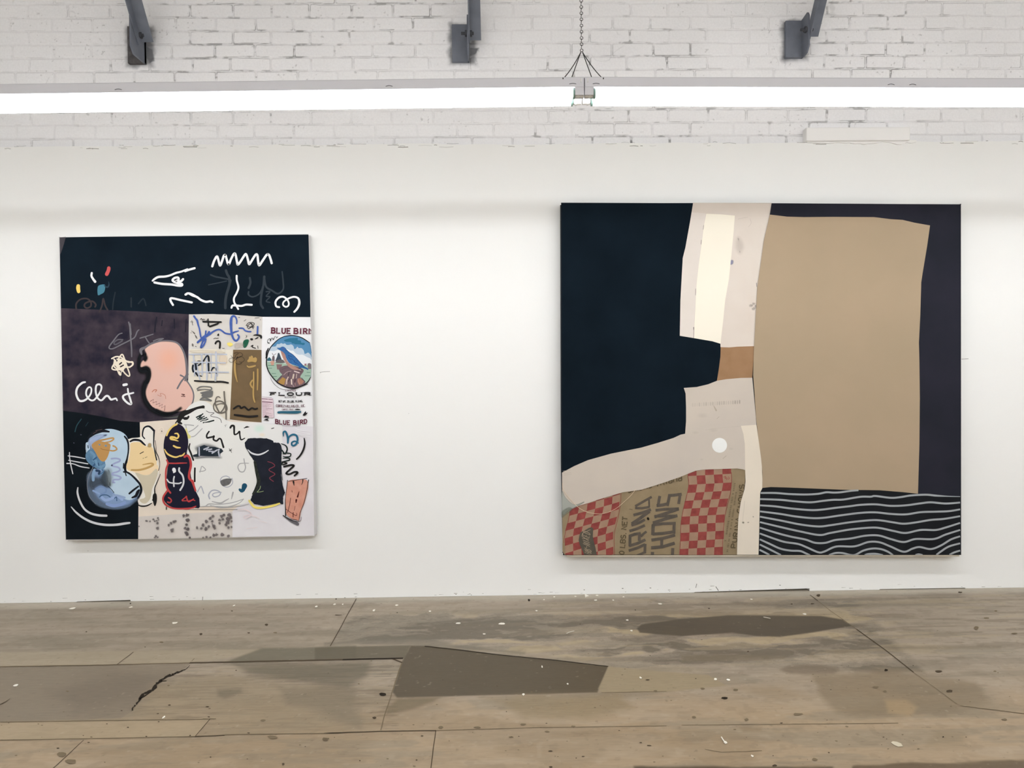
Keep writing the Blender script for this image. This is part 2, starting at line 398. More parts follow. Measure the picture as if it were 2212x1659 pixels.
# right: dark damp patch
region(F3([(-290,350),(-260,325),(0,288),(300,265),(600,266),(900,270),(1040,290),(1092,332),(850,375),(640,405),(480,400),(330,377),(0,402),(-270,378)]), (86, 77, 64), .95, 2, 2.5)
region(F3([(700,590),(900,585),(1010,615),(980,640),(700,640),(640,615)]), (116, 102, 84), .7, 5, 10)
region(F3([(860,660),(1400,620),(1900,700),(2000,830),(1700,900),(1400,930),(1150,925),(1000,900),(880,780)]), (128, 112, 88), .65, 10, 16)
region(F3([(1310,810),(1450,810),(1530,860),(1480,920),(1330,900)]), (168, 144, 110), .7, 6, 8)
region(F3([(1100,1252),(1110,1235),(1500,1222),(1900,1213),(2300,1190),(2300,1300),(1100,1300)]), (84, 68, 48), .8, 4, 16)
region(F3([(-300,1246),(980,1240),(980,1252),(1050,1300),(-300,1300)]), (70, 56, 38), .85, 4, 12)
region(F3([(1640,1000),(1850,1010),(1830,1100),(1580,1110)]), (140, 122, 95), .5, 12, 20)
region(F3([(370,985),(520,985),(520,1015),(400,1020)]), (136, 117, 90), .6, 5, 8)
region(F3([(1310,465),(2080,455),(2060,480),(1600,490),(1330,485)]), (126, 114, 94), .6, 3, 8)
region(F3([(0,525),(250,520),(680,530),(660,550),(0,570)]), (122, 110, 90), .7, 3, 7)
# pale dust along the wall foot
mixc(sstep(-.16, -.02, Y+wob*.06)*.55, (196, 189, 174))
# grain and grit
gr = fbm(X*14+wob, Y*120, 3); mixc(sstep(.56, .74, gr)*.08*near_, (84, 74, 58))
sp = fbm(X*60, Y*60, 2); mixc(sstep(.82, .9, sp)*.35*near_, (98, 86, 68)); mixc(sstep(.84, .92, fbm(X*50+9, Y*50+77, 2))*.22*near_, (196, 184, 164))
col *= 0.95
P = np.stack([X, Y, (fbm(X*2, Y*5, 3)-.5)*0.002-.0008], -1); P[..., 2] = np.minimum(P[..., 2], 0)
floor = gridmesh('floor', P, col, tintmat('plywood', .6, 22, (1, 4, 1), .045, .10, spec=.3)); tag(floor, kind='structure')
fl = MB(); dark = mat((78, 66, 50), .9); dark2 = mat((118, 104, 82), .9); black = mat((38, 30, 20), .95)
def fseam(pts, wd, m=dark, jitter=0):
    """wd in pixels in the photo, turned into metres across the seam"""
    R = [atz(px+random.uniform(-jitter, jitter), py+random.uniform(-jitter, jitter)*.5, 0.0006) for px, py in pts]
    ws = wd if isinstance(wd, (list, tuple)) else [wd]*len(R); vs = []
    for i, p in enumerate(R):
        t = (R[min(i+1, len(R)-1)]-R[max(i-1, 0)]).normalized(); nn = Vector((-t.y, t.x, 0))
        dist = (p-CAM).length; f = dist/FPX; fy = abs(nn.y)*dist/1.383*.9+abs(nn.x)
        h = ws[i]*f*fy/2; vs += [p-nn*h, p+nn*h]
    fl.add(vs, [(2*i, 2*i+2, 2*i+3, 2*i+1) for i in range(len(R)-1)], m)
def dense(pts, step=12):
    o_ = []
    for a, c in zip(pts[:-1], pts[1:]):
        k = max(1, int(math.dist(a, c)/step)); o_ += [(a[0]+(c[0]-a[0])*i/k, a[1]+(c[1]-a[1])*i/k) for i in range(k)]
    return o_+[pts[-1]]
random.seed(3)
fseam(dense(F2([(208,160),(40,465)])), 1.5, dark, .3)
fseam(dense(F1([(0,597),(620,587),(1225,573)])), 1.3, dark2, .3)
fseam(dense(F1([(1225,573),(1700,563),(2212,552)])), 2.4, dark, .4); fseam(dense(F2([(120,553),(300,548),(510,544)])), 2.8, black, .5)
fseam(dense(F2([(440,546),(505,572)])), 1.8, dark, .3)
fseam(dense(F2([(500,575),(475,650),(440,760),(400,880),(365,1008)]), 8), 1.7, dark2, .5)
fseam(dense(F1([(0,955),(700,945),(1355,937)])), 1.2, dark2, .3)
fseam(dense(F1([(0,1072),(600,1062),(1260,1048)])), 1.3, dark2, .3); fseam(dense(F1([(1450,1036),(1900,1030),(2212,1026)])), 1.3, dark2, .5)
fseam(dense(F2([(0,1027),(365,1015),(725,1010)])), 1.8, dark, .3); fseam(dense(F2([(725,1010),(1400,990),(2212,980)]), 20), 1.0, dark2, .3)
fseam(dense(F3([(0,975),(380,972),(1400,962)]), 20), .9, dark2, .3)
fseam(dense(F1([(540,1072),(345,1252)])), 1.3, dark, .2); fseam(dense(F1([(345,1252),(320,1275)])), 1.3, dark, .2)
fseam(F1([(1355,937),(1260,1048)]), 1.4, dark); fseam(dense(F1([(1260,1048),(1355,1045),(1450,1040)])), 1.6, dark, .2)
fseam(dense(F1([(1310,935),(1395,935)])), 1.2, dark2, .3)
fseam(dense(F2([(722,1010),(705,1130),(688,1270)])), 1.6, dark, .3)
fseam(dense(F1([(862,503),(755,584)])), 1.3, dark, .2)
fseam(F3([(830,135),(855,152),(880,172)]), 1.6, dark); fseam(dense(F3([(880,172),(960,235),(1130,355)])), 1.0, dark2, .2)
fseam(dense(F3([(1130,355),(1330,500),(1500,635)])), 2.2, dark, .3); fseam(dense(F3([(1500,635),(1700,780),(1780,840)])), 1.0, dark2, .3)
fseam(dense(F2([(1790,765),(2212,757)]), 20), .8, dark2, .3); fseam(dense(F3([(1800,850),(1950,868),(2212,900)]), 6), .8, dark2, .9)
fseam(dense(F2([(650,466),(860,487),(1130,521),(1500,556),(1835,596)])), 1.1, black, .3)
fseam(dense(F3([(150,1130),(260,1150),(520,1140)]), 9), .7, dark2, .8)
ckp = [(1225,588),(1215,605),(1180,622),(1120,645),(1080,662),(1040,685),(1012,708),(990,745),(950,765),(925,775),(908,802),(880,840),(862,862),(848,886)]
cd_ = dense(ckp, 9); random.seed(12)
fseam(F1([(x+random.uniform(-4, 4), y+random.uniform(-3.5, 3.5)) for x, y in cd_]), [max(.9, 5.2*math.sin(math.pi*min(1, i/len(cd_)*1.02))**.7*random.uniform(.45, 1.2)) for i in range(len(cd_))], black)
fseam(F1([(1075,690),(1040,690),(1005,712)]), [1, 2, 1], black); fseam(F1([(975,760),(930,790),(900,806)]), [1, 2.5, 2], black)
fseam(F1([(1255,545),(1238,562)]), 1.4, dark2)
fseam(F1([(-20,850),(10,838),(40,822),(66,804)]), [2, 2.2, 1.8, .8], dark)
o = fl.build('seam', floor); o['label'] = 'dark seams and cracks between the plywood sheets'
kn = MB()
def knot(px, py, rx, ry, m=dark, n=9, z=.0009):
    random.seed(int(px*7+py)); pts = []
    for i in range(n):
        a = 2*math.pi*i/n; k = random.uniform(.7, 1.15)
        pts.append(atz(px+math.cos(a)*rx*k, py+math.sin(a)*ry*k, z))
    kn.add(pts, [tuple(range(n))[::-1]], m)
for (x, y, a, c, m_) in [(1720,327,5,2.6,dark),(1605,380,4,1.8,dark),(1778,379,5,1.6,dark2),(1297,388,3.5,3,dark),(1042,440,6,2,dark2),(558,373,2.6,1.4,dark),(1497,238,3,1.2,dark),(435,757,4,1.6,dark2),(1095,846,3.6,1.6,dark),(1338,857,4.5,1.8,dark),(1700,945,7,2.6,dark2),(2100,1070,7,3.5,dark2),(1360,1182,2.5,1.6,dark),(1828,1226,4,3,dark),(1525,622,2.4,1.2,dark),(1088,720,3,1.6,dark2),(945,1048,2.6,1.6,dark),(590,1052,3,1.6,dark2),(690,967,2,1.3,dark),(1024,953,2.4,1.4,dark),(1228,1042,2.6,1.5,dark),(1605,1026,3,1.5,dark),(248,968,2.4,1.2,dark2),(400,1165,14,6,dark2),(455,1210,14,6,dark2),(842,190,2,1.6,black),(2170,161,1.6,1.6,black),(1760,1053,12,5,dark2)]:
    p = F1([(x, y)])[0]; knot(p[0], p[1], a*.9, c*.9, m_)
for (x, y, a, c, m_) in [(1323,169,3,3,black),(380,775,9,4,black),(325,927,5,3,dark),(224,709,3,1.5,dark2),(755,990,7,4.5,dark2),(990,990,9,2.6,dark2),(1440,1018,6,2.5,dark2),(1610,985,6,2.6,dark2),(1462,1143,6,1.6,dark),(1672,1178,4,1.3,dark),(2100,1107,6,1.6,dark),(1628,1188,1.8,1.4,dark),(598,1201,2.4,2,dark),(231,1205,2,1.6,dark),(1465,1245,5,2.5,dark),(1178,888,1.6,1.2,dark),(1748,862,3,1.4,dark2),(1285,970,8,2.4,dark2),(2140,755,6,2.6,dark2),(2090,683,5,1.5,dark),(472,249,2,1,dark),(1207,1052,6,2,dark2),(1258,1048,2,1,dark),(2010,232,2,1.2,dark),(960,1023,2,1,dark2),(10,1065,10,4,dark2),(90,265,10,1.2,dark)]:
    p = F2([(x, y)])[0]; knot(p[0], p[1], a*.9, c*.9, m_)
for (x, y, a, c, m_) in [(885,138,5,3.5,dark),(845,192,5,1.5,dark),(712,193,3,1.4,dark),(178,222,2.6,1.4,dark),(1322,620,4.5,3,black),(1660,628,9,3,dark),(1730,756,9,3.2,dark),(1255,730,9,3,dark2),(1312,757,5,2.4,dark2),(277,801,9,3,black),(137,740,6,3,dark2),(350,748,6,2.6,dark2),(750,905,13,3.4,dark2),(645,962,4,1.6,dark),(1068,985,4,1.8,dark2),(1000,1078,4,1.8,dark2),(952,1153,2.6,1.6,dark),(860,1197,7,4.5,dark2),(1690,1052,2.6,2,black),(600,1237,6,3,dark),(420,940,6,4,dark2),(2085,938,8,2.2,dark2),(1800,118,6,2,dark),(2030,238,4,2,dark2),(1905,348,6,4,dark2),(300,677,4,1.6,black),(1968,285,7,2,dark2),(2025,628,4,2,dark2),(80,925,6,3,dark2),(1740,854,3,1.4,dark2),(2150,384,8,2,dark2),(430,500,3,1.4,dark)]:
    p = F3([(x, y)])[0]; knot(p[0], p[1], a*.9, c*.9, m_)
random.seed(77)
for k in range(150):
    px = random.uniform(0, 2212); py = 1300+random.random()**.7*355; s_ = random.uniform(.5, 1.7)*(.6+(py-1300)/420)
    knot(px, py, s_*1.5, s_*.6, random.choice([dark, dark2, dark2]), 6)
o = kn.build('knot', floor); o['label'] = 'dark knots, screw holes and scuffs in the plywood'

# loose paint chips
chips = [(157,1315,5,1.6),(283,1312,3,1.2),(378,1346,6,1.5),(354,1550,2.4,2),(35,1481,4,1.5),(505,1309,2,1.5),(683,1311,3,1.5),(723,1306,2.5,1.2),(808,1319,2.6,2),(857,1308,3,1.3),(929,1321,2.6,1.2),(990,1347,5,1.4),(1084,1348,6.5,1.6),(1046,1370,2.6,1),(1243,1289,3,1.1),(1287,1297,3.4,1.2),(1325,1297,2,1),(1347,1290,2.2,1),(1197,1290,2,1.1),(1159,1320,2.4,1),(1426,1305,4,1.4),(1131,1501,3,1.6),(1384,1465,2.6,2),(1171,1441,1.6,2),(1226,1478,2,1.2),(1625,1634,2.6,1.8),(1738,1327,3.6,1.3),(1546,1468,3.6,1.8),(1573,1469,3.8,1.8),(1364,1363,3,1.6),(740,1306,1.6,1.2),(1175,1296,1.8,1.1),(1623,1295,2,1),(1290,1287,3,1),(1355,1340,2.4,1)]
wc = mat((238, 233, 220), .7)
def chip(px, py, rx, ry, nm, m=wc, th=.0022, pts2=None):
    p = atz(px, py, 0.0); random.seed(int(px+py)); f = (p-CAM).length/FPX; dy = (p-CAM).length/1.383
    b_ = MB(); out = []
    n_ = 7
    for i in range(n_):
        a = 2*math.pi*i/n_; k = random.uniform(.65, 1.2)
        out.append((p.x+math.cos(a)*rx*f*k, p.y+math.sin(a)*min(ry*f*dy, .022)*k, .0005))
    b_.prism(out, (0, 0, th), m)
    return b_.build(nm, origin=p)
BIG = {1084: 'longest white paint chip, right of the plywood seam in the middle', 378: 'flat white paint chip on grey plywood below the left painting'}
for (x, y, a, c) in chips:
    o = chip(x, y, a, c, 'paint_chip')
    if x in BIG: tag(o, BIG[x], 'paint chip', 'white paint chips on the floor')
    else: tag(o, 'tiny white paint chip lying on the stained plywood floor', 'paint chip', 'white paint chips on the floor')
b_ = MB(); p = [atz(1263, 1284, .001), atz(1272, 1288, .001), atz(1264, 1291, .001)]; b_.prism(p, (0, 0, .004), wc)
tag(b_.build('plaster_chip', origin=tuple(p[0])), 'white triangular plaster chip by the wall under the large painting', 'plaster chip')
tag(chip(1936, 1607, 9, 4.6, 'paper_scrap', mat((206, 196, 172), .8), .001), 'pale round paper scrap lying on the bottom right of the floor', 'paper scrap')
b_ = MB(); q = [atz(*F3([a])[0], .003) for a in ((258,1052),(266,1066),(276,1080),(288,1090))]; b_.tube(q, .0022, wc, 6); q = [atz(*F3([a])[0], .003) for a in ((276,1086),(286,1082),(294,1090),(284,1093))]; b_.tube(q, .0026, wc, 6, True)
tag(b_.build('thread_scrap', origin=tuple(q[0])), 'thin white looped thread lying on the floor at bottom right', 'thread')
b_ = MB(); q = [atz(*F2([a])[0], .003) for a in ((1565,384),(1580,377),(1600,371),(1615,368))]; b_.tube(q, .002, mat((214, 208, 194)), 6)
tag(b_.build('thread_scrap', origin=tuple(q[0])), 'pale thread on the swirled plywood grain left of the dark patch', 'thread')
b_ = MB(); q = [atz(*F3([a])[0], .003) for a in ((530,278),(548,281),(575,287))]; b_.tube(q, .003, mat((190, 182, 166)), 6)
tag(b_.build('wood_splinter', origin=tuple(q[0])), 'pale splinter on the far edge of the right dark damp patch', 'splinter')

# ============================================================ ROOF BRACES
steel = mat((120, 125, 136), .55, .0, rgb2=(104, 109, 121), nscale=9, bump=.2, bscale=120, spec=.4)
steel2 = mat((72, 74, 79), .6, bump=.15, bscale=90)
steel3 = mat((104, 102, 103), .85, rgb2=(72, 69, 70), nscale=25, bump=.2, bscale=200)
BR = [('grey steel roof brace on the brick, above the collage painting', (275,57,313,137), steel3, .17),
      ('grey steel roof brace on the brick, left of the lamp chain', (976,53,1014,133), steel, .12),
      ('grey steel roof brace with chamfered plate, right of the lamp chain', (1697,45,1735,124), steel, .10)]
for lab, (a, b1, c, d), pm, gp in BR:
    P0, P1 = at(a, b1), at(c, d); root = empty('roof_brace', (P1.x, 0, P1.z)); tag(root, lab, 'brace', 'steel roof braces on the brick wall')
    x0, x1, z1, z0 = P0.x, P1.x, P0.z, P1.z
    p_ = MB(); p_.box((x0, -0.004, z0), (x1, 0.024, z1), pm); p_.build('wall_plate', root, bevel=.002)
    g_ = MB(); t = .009; ch = .035
    out = [(0.02, z0), (-gp+ch, z0), (-gp, z0+ch), (-gp, z1-.01), (-gp+.015, z1+.012), (0.02, z1)]
    g_.prism([Vector((x1-t, y, z)) for y, z in out], (t, 0, 0), steel if pm is not steel3 else steel); g_.build('gusset', root, bevel=.0012)
    s_ = MB(); dr = Vector((0, -.62, .785)).normalized(); nr = Vector((0, -dr.z, dr.y)).normalized() # nr points out/down to the room
    if nr.y > 0: nr = -nr
    zb = at((a+c)/2+20, b1+41).z; base = Vector((x1+.001, -.045, zb)); Lg = (ZC-.02-base.z)/dr.z
    # angle iron: web against the gusset, flange facing the room
    def seg(o1, w1, h1):
        cpt = base+dr*Lg/2+Vector((o1[0], 0, 0))+nr*o1[1]
        s_.obox(cpt, Vector((w1, 0, 0)), nr*h1, dr*Lg, steel)
    seg((.036, .0), .072, .007); seg((.0035, .028), .007, .058)
    s_.build('strut', root, bevel=.0012)
    bo = MB(); zc = zb+.028; yc = -.075
    bo.cyl((x1-.045, yc, zc), (x1+.03, yc, zc), .009, steel2, 12); bo.cyl((x1-.022, yc, zc), (x1-.0095, yc, zc), .019, steel2, 6); bo.cyl((x1+.008, yc, zc), (x1+.02, yc, zc), .019, steel2, 6)
    bo.build('bolt', root)

# ============================================================ STRIP LIGHTS
white_e = mat((214, 214, 219), .5, spec=.4); endc = mat((128, 158, 146), .4, .2); sock = mat((235, 235, 232), .5); ylw = mat((236, 232, 190), .7)
ink = mat((120, 112, 108), .8)
def emis(name, c, s):
    m = bpy.data.materials.new(name); m.use_nodes = True; nt = m.node_tree; nt.nodes.clear()
    e = nt.nodes.new('ShaderNodeEmission'); e.inputs[0].default_value = (*c, 1); e.inputs[1].default_value = s
    o_ = nt.nodes.new('ShaderNodeOutputMaterial'); nt.links.new(e.outputs[0], o_.inputs[0]); return m
TF = emis('lit_tube', FRONT_COL, TUBE_FRONT); TR = emis('lit_tube_rear', REAR_COL, TUBE_REAR)
CWD, CHT, TS, TRD = .128, .038, .044, .0185
def strip(joint, far, side, tubemat, lab, grp, rods=False):
    """joint: end point (tube axis height, centre); far: other end; side -1: runs to the left"""
    J, K_ = Vector(joint), Vector(far); d = (K_-J).normalized(); Ln = (K_-J).length
    bk = Vector((0, 1, 0)); bk = (bk-d*bk.dot(d)).normalized(); up = d.cross(bk); up = up if up.z > 0 else -up
    root = empty('strip_light', tuple(J)); tag(root, lab, 'strip light', grp)
    h = MB(); cz = TRD+.004
    sec = [(-CWD/2, cz), (-CWD/2, cz+CHT), (-CWD/2+.006, cz+CHT+.004), (CWD/2-.006, cz+CHT+.004), (CWD/2, cz+CHT), (CWD/2, cz), (CWD/2-.012, cz-.003), (-CWD/2+.012, cz-.003)]
    h.prism([J+bk*a+up*b_ for a, b_ in sec], d*Ln, white_e); h.build('channel', root, bevel=.0012)
    e_ = MB(); q = J+d*.001; sp = [(-CWD/2, cz+.001), (CWD/2, cz+.001), (CWD/2, cz+CHT), (-CWD/2, cz+CHT)]
    e_.prism([q-d*.002+bk*a+up*b_ for a, b_ in sp], d*.002, white_e)
    sq = [(-CWD/2+.002, cz), (-CWD/2+.002, -.010), (-CWD/2+.036, -.014), (-CWD/2+.040, cz)]
    e_.prism([q+bk*a+up*b_ for a, b_ in sq], d*.036, white_e); e_.build('end_plate', root, bevel=.0015)
    e_ = MB(); q = K_-d*.037; e_.prism([q+bk*a+up*b_ for a, b_ in sq], d*.036, white_e); e_.build('end_plate', root, bevel=.0015)
    for s_ in (-1, 1):
        t_ = MB(); a0 = J+bk*TS*s_+d*.042; a1 = K_+bk*TS*s_-d*.042
        t_.cyl(a0, a1, TRD, tubemat, 20); tb = t_.build('tube', root, smooth=True)
        for ax, dd_ in ((a0, d), (a1, -d)):
            c_ = MB(); c_.cyl(ax-dd_*.004, ax+dd_*.004, TRD+.0015, endc, 20); c_.cyl(ax-dd_*.007, ax-dd_*.004, .012, endc, 16); c_.build('tube_cap', tb)
            k_ = MB(); k_.cyl(ax-dd_*.0405, ax-dd_*.007, .0145, sock, 16); k_.cyl(ax-dd_*.022, ax-dd_*.014, .0165, sock, 16); k_.build('lamp_socket', root, bevel=.0015)
    if rods:
        for f_ in (.15, .85):
            r_ = MB(); p = J+d*Ln*f_+up*(cz+CHT); r_.cyl(p, (p.x, p.y, ZC), .004, steel2, 8); r_.build('hanger_rod', root)
    return root, d, bk, up
YF = -1.45
def fy(px, py): return at(px, py, YF)
JL = fy(1258.5, 211); JR = fy(1259.5, 211)
AL = fy(0, 227); AR = fy(2212, 213.5)
dl = (AL-JL).normalized(); drr = (AR-JR).normalized()
SL, dL, bkL, upL = strip(JL, JL+dl*2.55, -1, TF, 'glowing two tube strip light left of the hanging chain', 'fluorescent strip lights under the brick wall')
SR, dR, bkR, upR = strip(JR, JR+drr*2.55, 1, TF, 'glowing two tube strip light right of the hanging chain', 'fluorescent strip lights under the brick wall')
cz = TRD+.004
def onchan(dv, bkv, upv, J, s, zoff): return J+dv*s-bkv*(CWD/2+.0008)+upv*(cz+zoff)
# knock-out slots and small dents on the channel face, printed ballast label on the left one
for (root, dv, bkv, upv, J, ss) in ((SL, dL, bkL, upL, JL, (.047, .80, 1.9)), (SR, dR, bkR, upR, JR, (.047, 1.27, 1.36))):
    for s0 in ss:
        k = MB()
        pts = [onchan(dv, bkv, upv, J, s0-.014+.0035*i, .011+.003*math.sin(math.pi*i/8)) for i in range(9)]
        k.tube(pts, .0011, steel2, 6); k.build('slot', root)
    k = MB(); k.tube([onchan(dv, bkv, upv, J, .0125, z_) for z_ in (.018, .026, .034)], .0022, sock, 8); k.build('slot', root)
k = MB(); random.seed(2)
def lb(x0, y0, x1, y1):
    k.add([at(x0, y0, YF-.0562), at(x1, y0, YF-.0562), at(x1, y1, YF-.0562), at(x0, y1, YF-.0562)], [(0, 3, 2, 1)], ink)
for (x0, y0, x1) in ((136,184,140),(141,184.4,151),(137,185.8,149),(139,192,151),(139,196,151),(158,183.5,162),(165,182.8,171),(172,183,176)): lb(x0, y0, x1, y0+1.0)
for r_ in range(5):
    x = 157
    while x < 174:
        w_ = random.uniform(1, 3); lb(x, 186+r_*2.3, x+w_, 187.1+r_*2.3); x += w_+random.uniform(.6, 1.4)
o = k.build('printed_label', SL); o['label'] = 'small grey printed ballast text'
k = MB(); p = [at(x, y, YF-.05) for x, y in ((1268,193),(1272,190),(1282,189.5),(1279,200),(1276,202),(1268,199))]; k.prism(p, (0, .001, 0), ylw); o = k.build('sticker', SR); o['label'] = 'torn pale yellow sticker'
k = MB(); q = JL+upL*(cz+.001)-bkL*(CWD/2+.0014); k.prism([q-upL*.0, q+upL*.034, q+upL*.034+Vector((.0022, 0, 0)), q+Vector((.0022, 0, 0))], (0, .001, 0), mat((70, 72, 76))); k.build('joint_gap', SL)

# wire hangers + chain
wire = mat((62, 62, 60), .5, .5)
hook = fy(1256.5, 112)
for (px0, px1, lab) in ((1216, 1228, 'thin wire hanger running from the chain to the left strip light'), (1303, 1285, 'thin wire hanger running from the chain to the right strip light')):
    m_ = MB(); fp = at(px0, 171, YF-.058); bp_ = at(px1, 165.5, YF+.056); bp_.z = fp.z+.012; hk = hook+Vector((.004*(1 if px0 > 1250 else -1), 0, -.002))
    mid = (hk+fp)/2+Vector((.012*(-1 if px0 > 1250 else 1), 0, -.006)) if False else hk+(fp-hk)*.55+Vector((.010*(-1 if px0 > 1250 else 1), 0, -.002))
    def bez(a, b_, c_, n=12): return [a*(1-t)**2+b_*2*t*(1-t)+c_*t*t for t in [i/n for i in range(n+1)]]
    m_.tube(bez(fp, mid, hk)+bez(hk, hk+(bp_-hk)*.5, bp_)[1:], .0019, wire, 8)
    m_.tube([fp+Vector((0, -.003, .004)), fp+Vector((0, -.004, 0)), fp+Vector((0, .002, -.006))], .0036, wire, 8)
    m_.tube([bp_+Vector((0, .003, .004)), bp_+Vector((0, .004, 0)), bp_+Vector((0, -.002, -.006))], .0036, wire, 8)
    tag(m_.build('wire_hanger', origin=tuple(fp), smooth=True), lab, 'wire hanger', 'wire hangers of the strip lights')
PT = 13.1/FPX*3.26*1.0
ch = empty('hanging_chain', tuple(hook)); tag(ch, 'thin dark steel chain hanging above the strip lights', 'chain')
def linkpts(r=.0060):
    pts = []                                          # lower loop in XZ, twisting to an upper loop in YZ
    n = 14
    for i in range(n+1):
        a = math.radians(80-345*i/n); pts.append(Vector((r*math.cos(a), 0, r+r*math.sin(a))))
    up0 = PT+.0028
    pts.append(Vector((-.0015, 0, r*2+.004)))
    for i in range(n+1):
        a = math.radians(-110+290*i/n); pts.append(Vector((0, .0034*math.cos(a), up0-.0034+.0034*math.sin(a))))
    return pts
lk = MB(); lk.tube([hook+p for p in linkpts()], .0013, wire, 6); l0 = lk.build('chain_link', ch, smooth=True)
nlk = int((ZC-hook.z)/PT)
for i in range(1, nlk):
    c_ = l0.copy(); C.objects.link(c_); c_.parent = ch; c_.location = (0, 0, PT*i)
q = MB(); q.cyl((hook.x, hook.y, hook.z+PT*nlk-.004), (hook.x, hook.y, ZC), .004, wire, 8); q.build('ceiling_hook', ch)
for (p, dv, lab) in ((JL+dl*2.57, dl, 'added two tube strip light, unseen past the left edge of the view'), (JR+drr*2.57, drr, 'added two tube strip light, unseen past the right edge of the view')):
    strip(p, p+dv*2.5, 1, TF, lab, 'fluorescent strip lights under the brick wall', True)  # unseen strips added at both ends to brighten the wall edges
# the rows behind the camera that light the wall
rr = []
for (yy, zz, xs_) in ((-5.2, 3.10, (-4.3, -1.75, .8, 3.35)), (-6.9, 3.22, (-4.3, -1.75, .8, 3.35)), (-8.5, 3.36, (-4.3, -1.75, .8, 3.35))):
    for x in xs_:
        rr.append(strip((x, yy, zz), (x+2.5, yy, zz), 1, TR, 'two tube strip light hung on rods behind the viewer', 'strip lights behind the viewer', True))
# ============================================================ PAINTINGS
class Frame:
    def __init__(s, ox, oy, k): s.o = (ox, oy, k)
    def __call__(s, pts): ox, oy, k = s.o; return [(ox+p[0]/k, oy+p[1]/k) for p in pts]
fA, fB, fC, fD = Frame(120,500,7.373), Frame(400,500,7.373), Frame(120,700,7.373), Frame(400,670,7.373)
fE, fF, fG, fH = Frame(120,900,7.373), Frame(400,850,7.373), Frame(120,1000,7.373), Frame(400,1000,7.373)
fK, fK2, fK3, fL, fM = Frame(565,700,18.433), Frame(565,770,18.433), Frame(560,840,18.433), Frame(410,675,18.433), Frame(340,900,18.433)
R1, R2, R3, R4, R5, R6 = Frame(1200,980,6.913), Frame(1420,980,6.913), Frame(1620,1020,4.608), Frame(1200,420,4.366), Frame(1400,680,5.183), Frame(1620,420,4.366)
S0, S1, S2, S3 = Frame(1210,1080,12.758), Frame(1330,1080,12.758), Frame(1560,1010,8.3), Frame(1380,1000,18.433)
ID = Frame(0, 0, 1)
def smooth(pts, closed=False, k=6):
    P = [tuple(p[:2]) for p in pts]; n = len(P)
    if n < 3: return P
    out = []; rng = range(n if closed else n-1)
    for i in rng:
        p0 = P[(i-1) % n] if closed or i > 0 else P[0]; p1 = P[i]; p2 = P[(i+1) % n]; p3 = P[(i+2) % n] if closed or i+2 < n else P[-1]
        for j in range(k):
            t = j/k; a = t*t; b = a*t
            out.append(tuple(.5*((2*p1[c])+(-p0[c]+p2[c])*t+(2*p0[c]-5*p1[c]+4*p2[c]-p3[c])*a+(-p0[c]+3*p1[c]-3*p2[c]+p3[c])*b) for c in (0, 1)))
    if not closed: out.append(P[-1])
    return out
def cliprect(P, x0, y0, x1, y1):
    def cl(P, f, g):
        o_ = []
        for i in range(len(P)):
            a, b = P[i-1], P[i]; fa, fb = f(a), f(b)
            if (fa >= 0) != (fb >= 0):
                t = fa/(fa-fb); o_.append((a[0]+(b[0]-a[0])*t, a[1]+(b[1]-a[1])*t))
            if fb >= 0: o_.append(b)
        return o_
    for f in (lambda p: p[0]-x0, lambda p: x1-p[0], lambda p: p[1]-y0, lambda p: y1-p[1]):
        if len(P) < 3: return []
        P = cl(P, f, None)
    return P
def fitw(wd, n):
    if not isinstance(wd, (list, tuple)): return [wd]*n
    if len(wd) == n: return list(wd)
    return [float(np.interp(i*(len(wd)-1)/max(1, n-1), range(len(wd)), wd)) for i in range(n)]
def mixmat(rgb, base):
    """paint blended into the paint around it; 'alpha' is how much of the new colour"""
    if ('mix', rgb, base) in _m: return _m[('mix', rgb, base)]
    m = bpy.data.materials.new('blended_paint'); m.use_nodes = True; nt = m.node_tree; b = nt.nodes['Principled BSDF']
    b.inputs['Roughness'].default_value = .85; b.inputs['Specular IOR Level'].default_value = .25
    a = nt.nodes.new('ShaderNodeAttribute'); a.attribute_name = 'alpha'; x = nt.nodes.new('ShaderNodeMix'); x.data_type = 'RGBA'
    x.inputs[6].default_value = (*lin(base), 1); x.inputs[7].default_value = (*lin(rgb), 1)
    nt.links.new(a.outputs['Fac'], x.inputs[0]); nt.links.new(x.outputs[2], b.inputs['Base Color']); _m[('mix', rgb, base)] = m
    return m
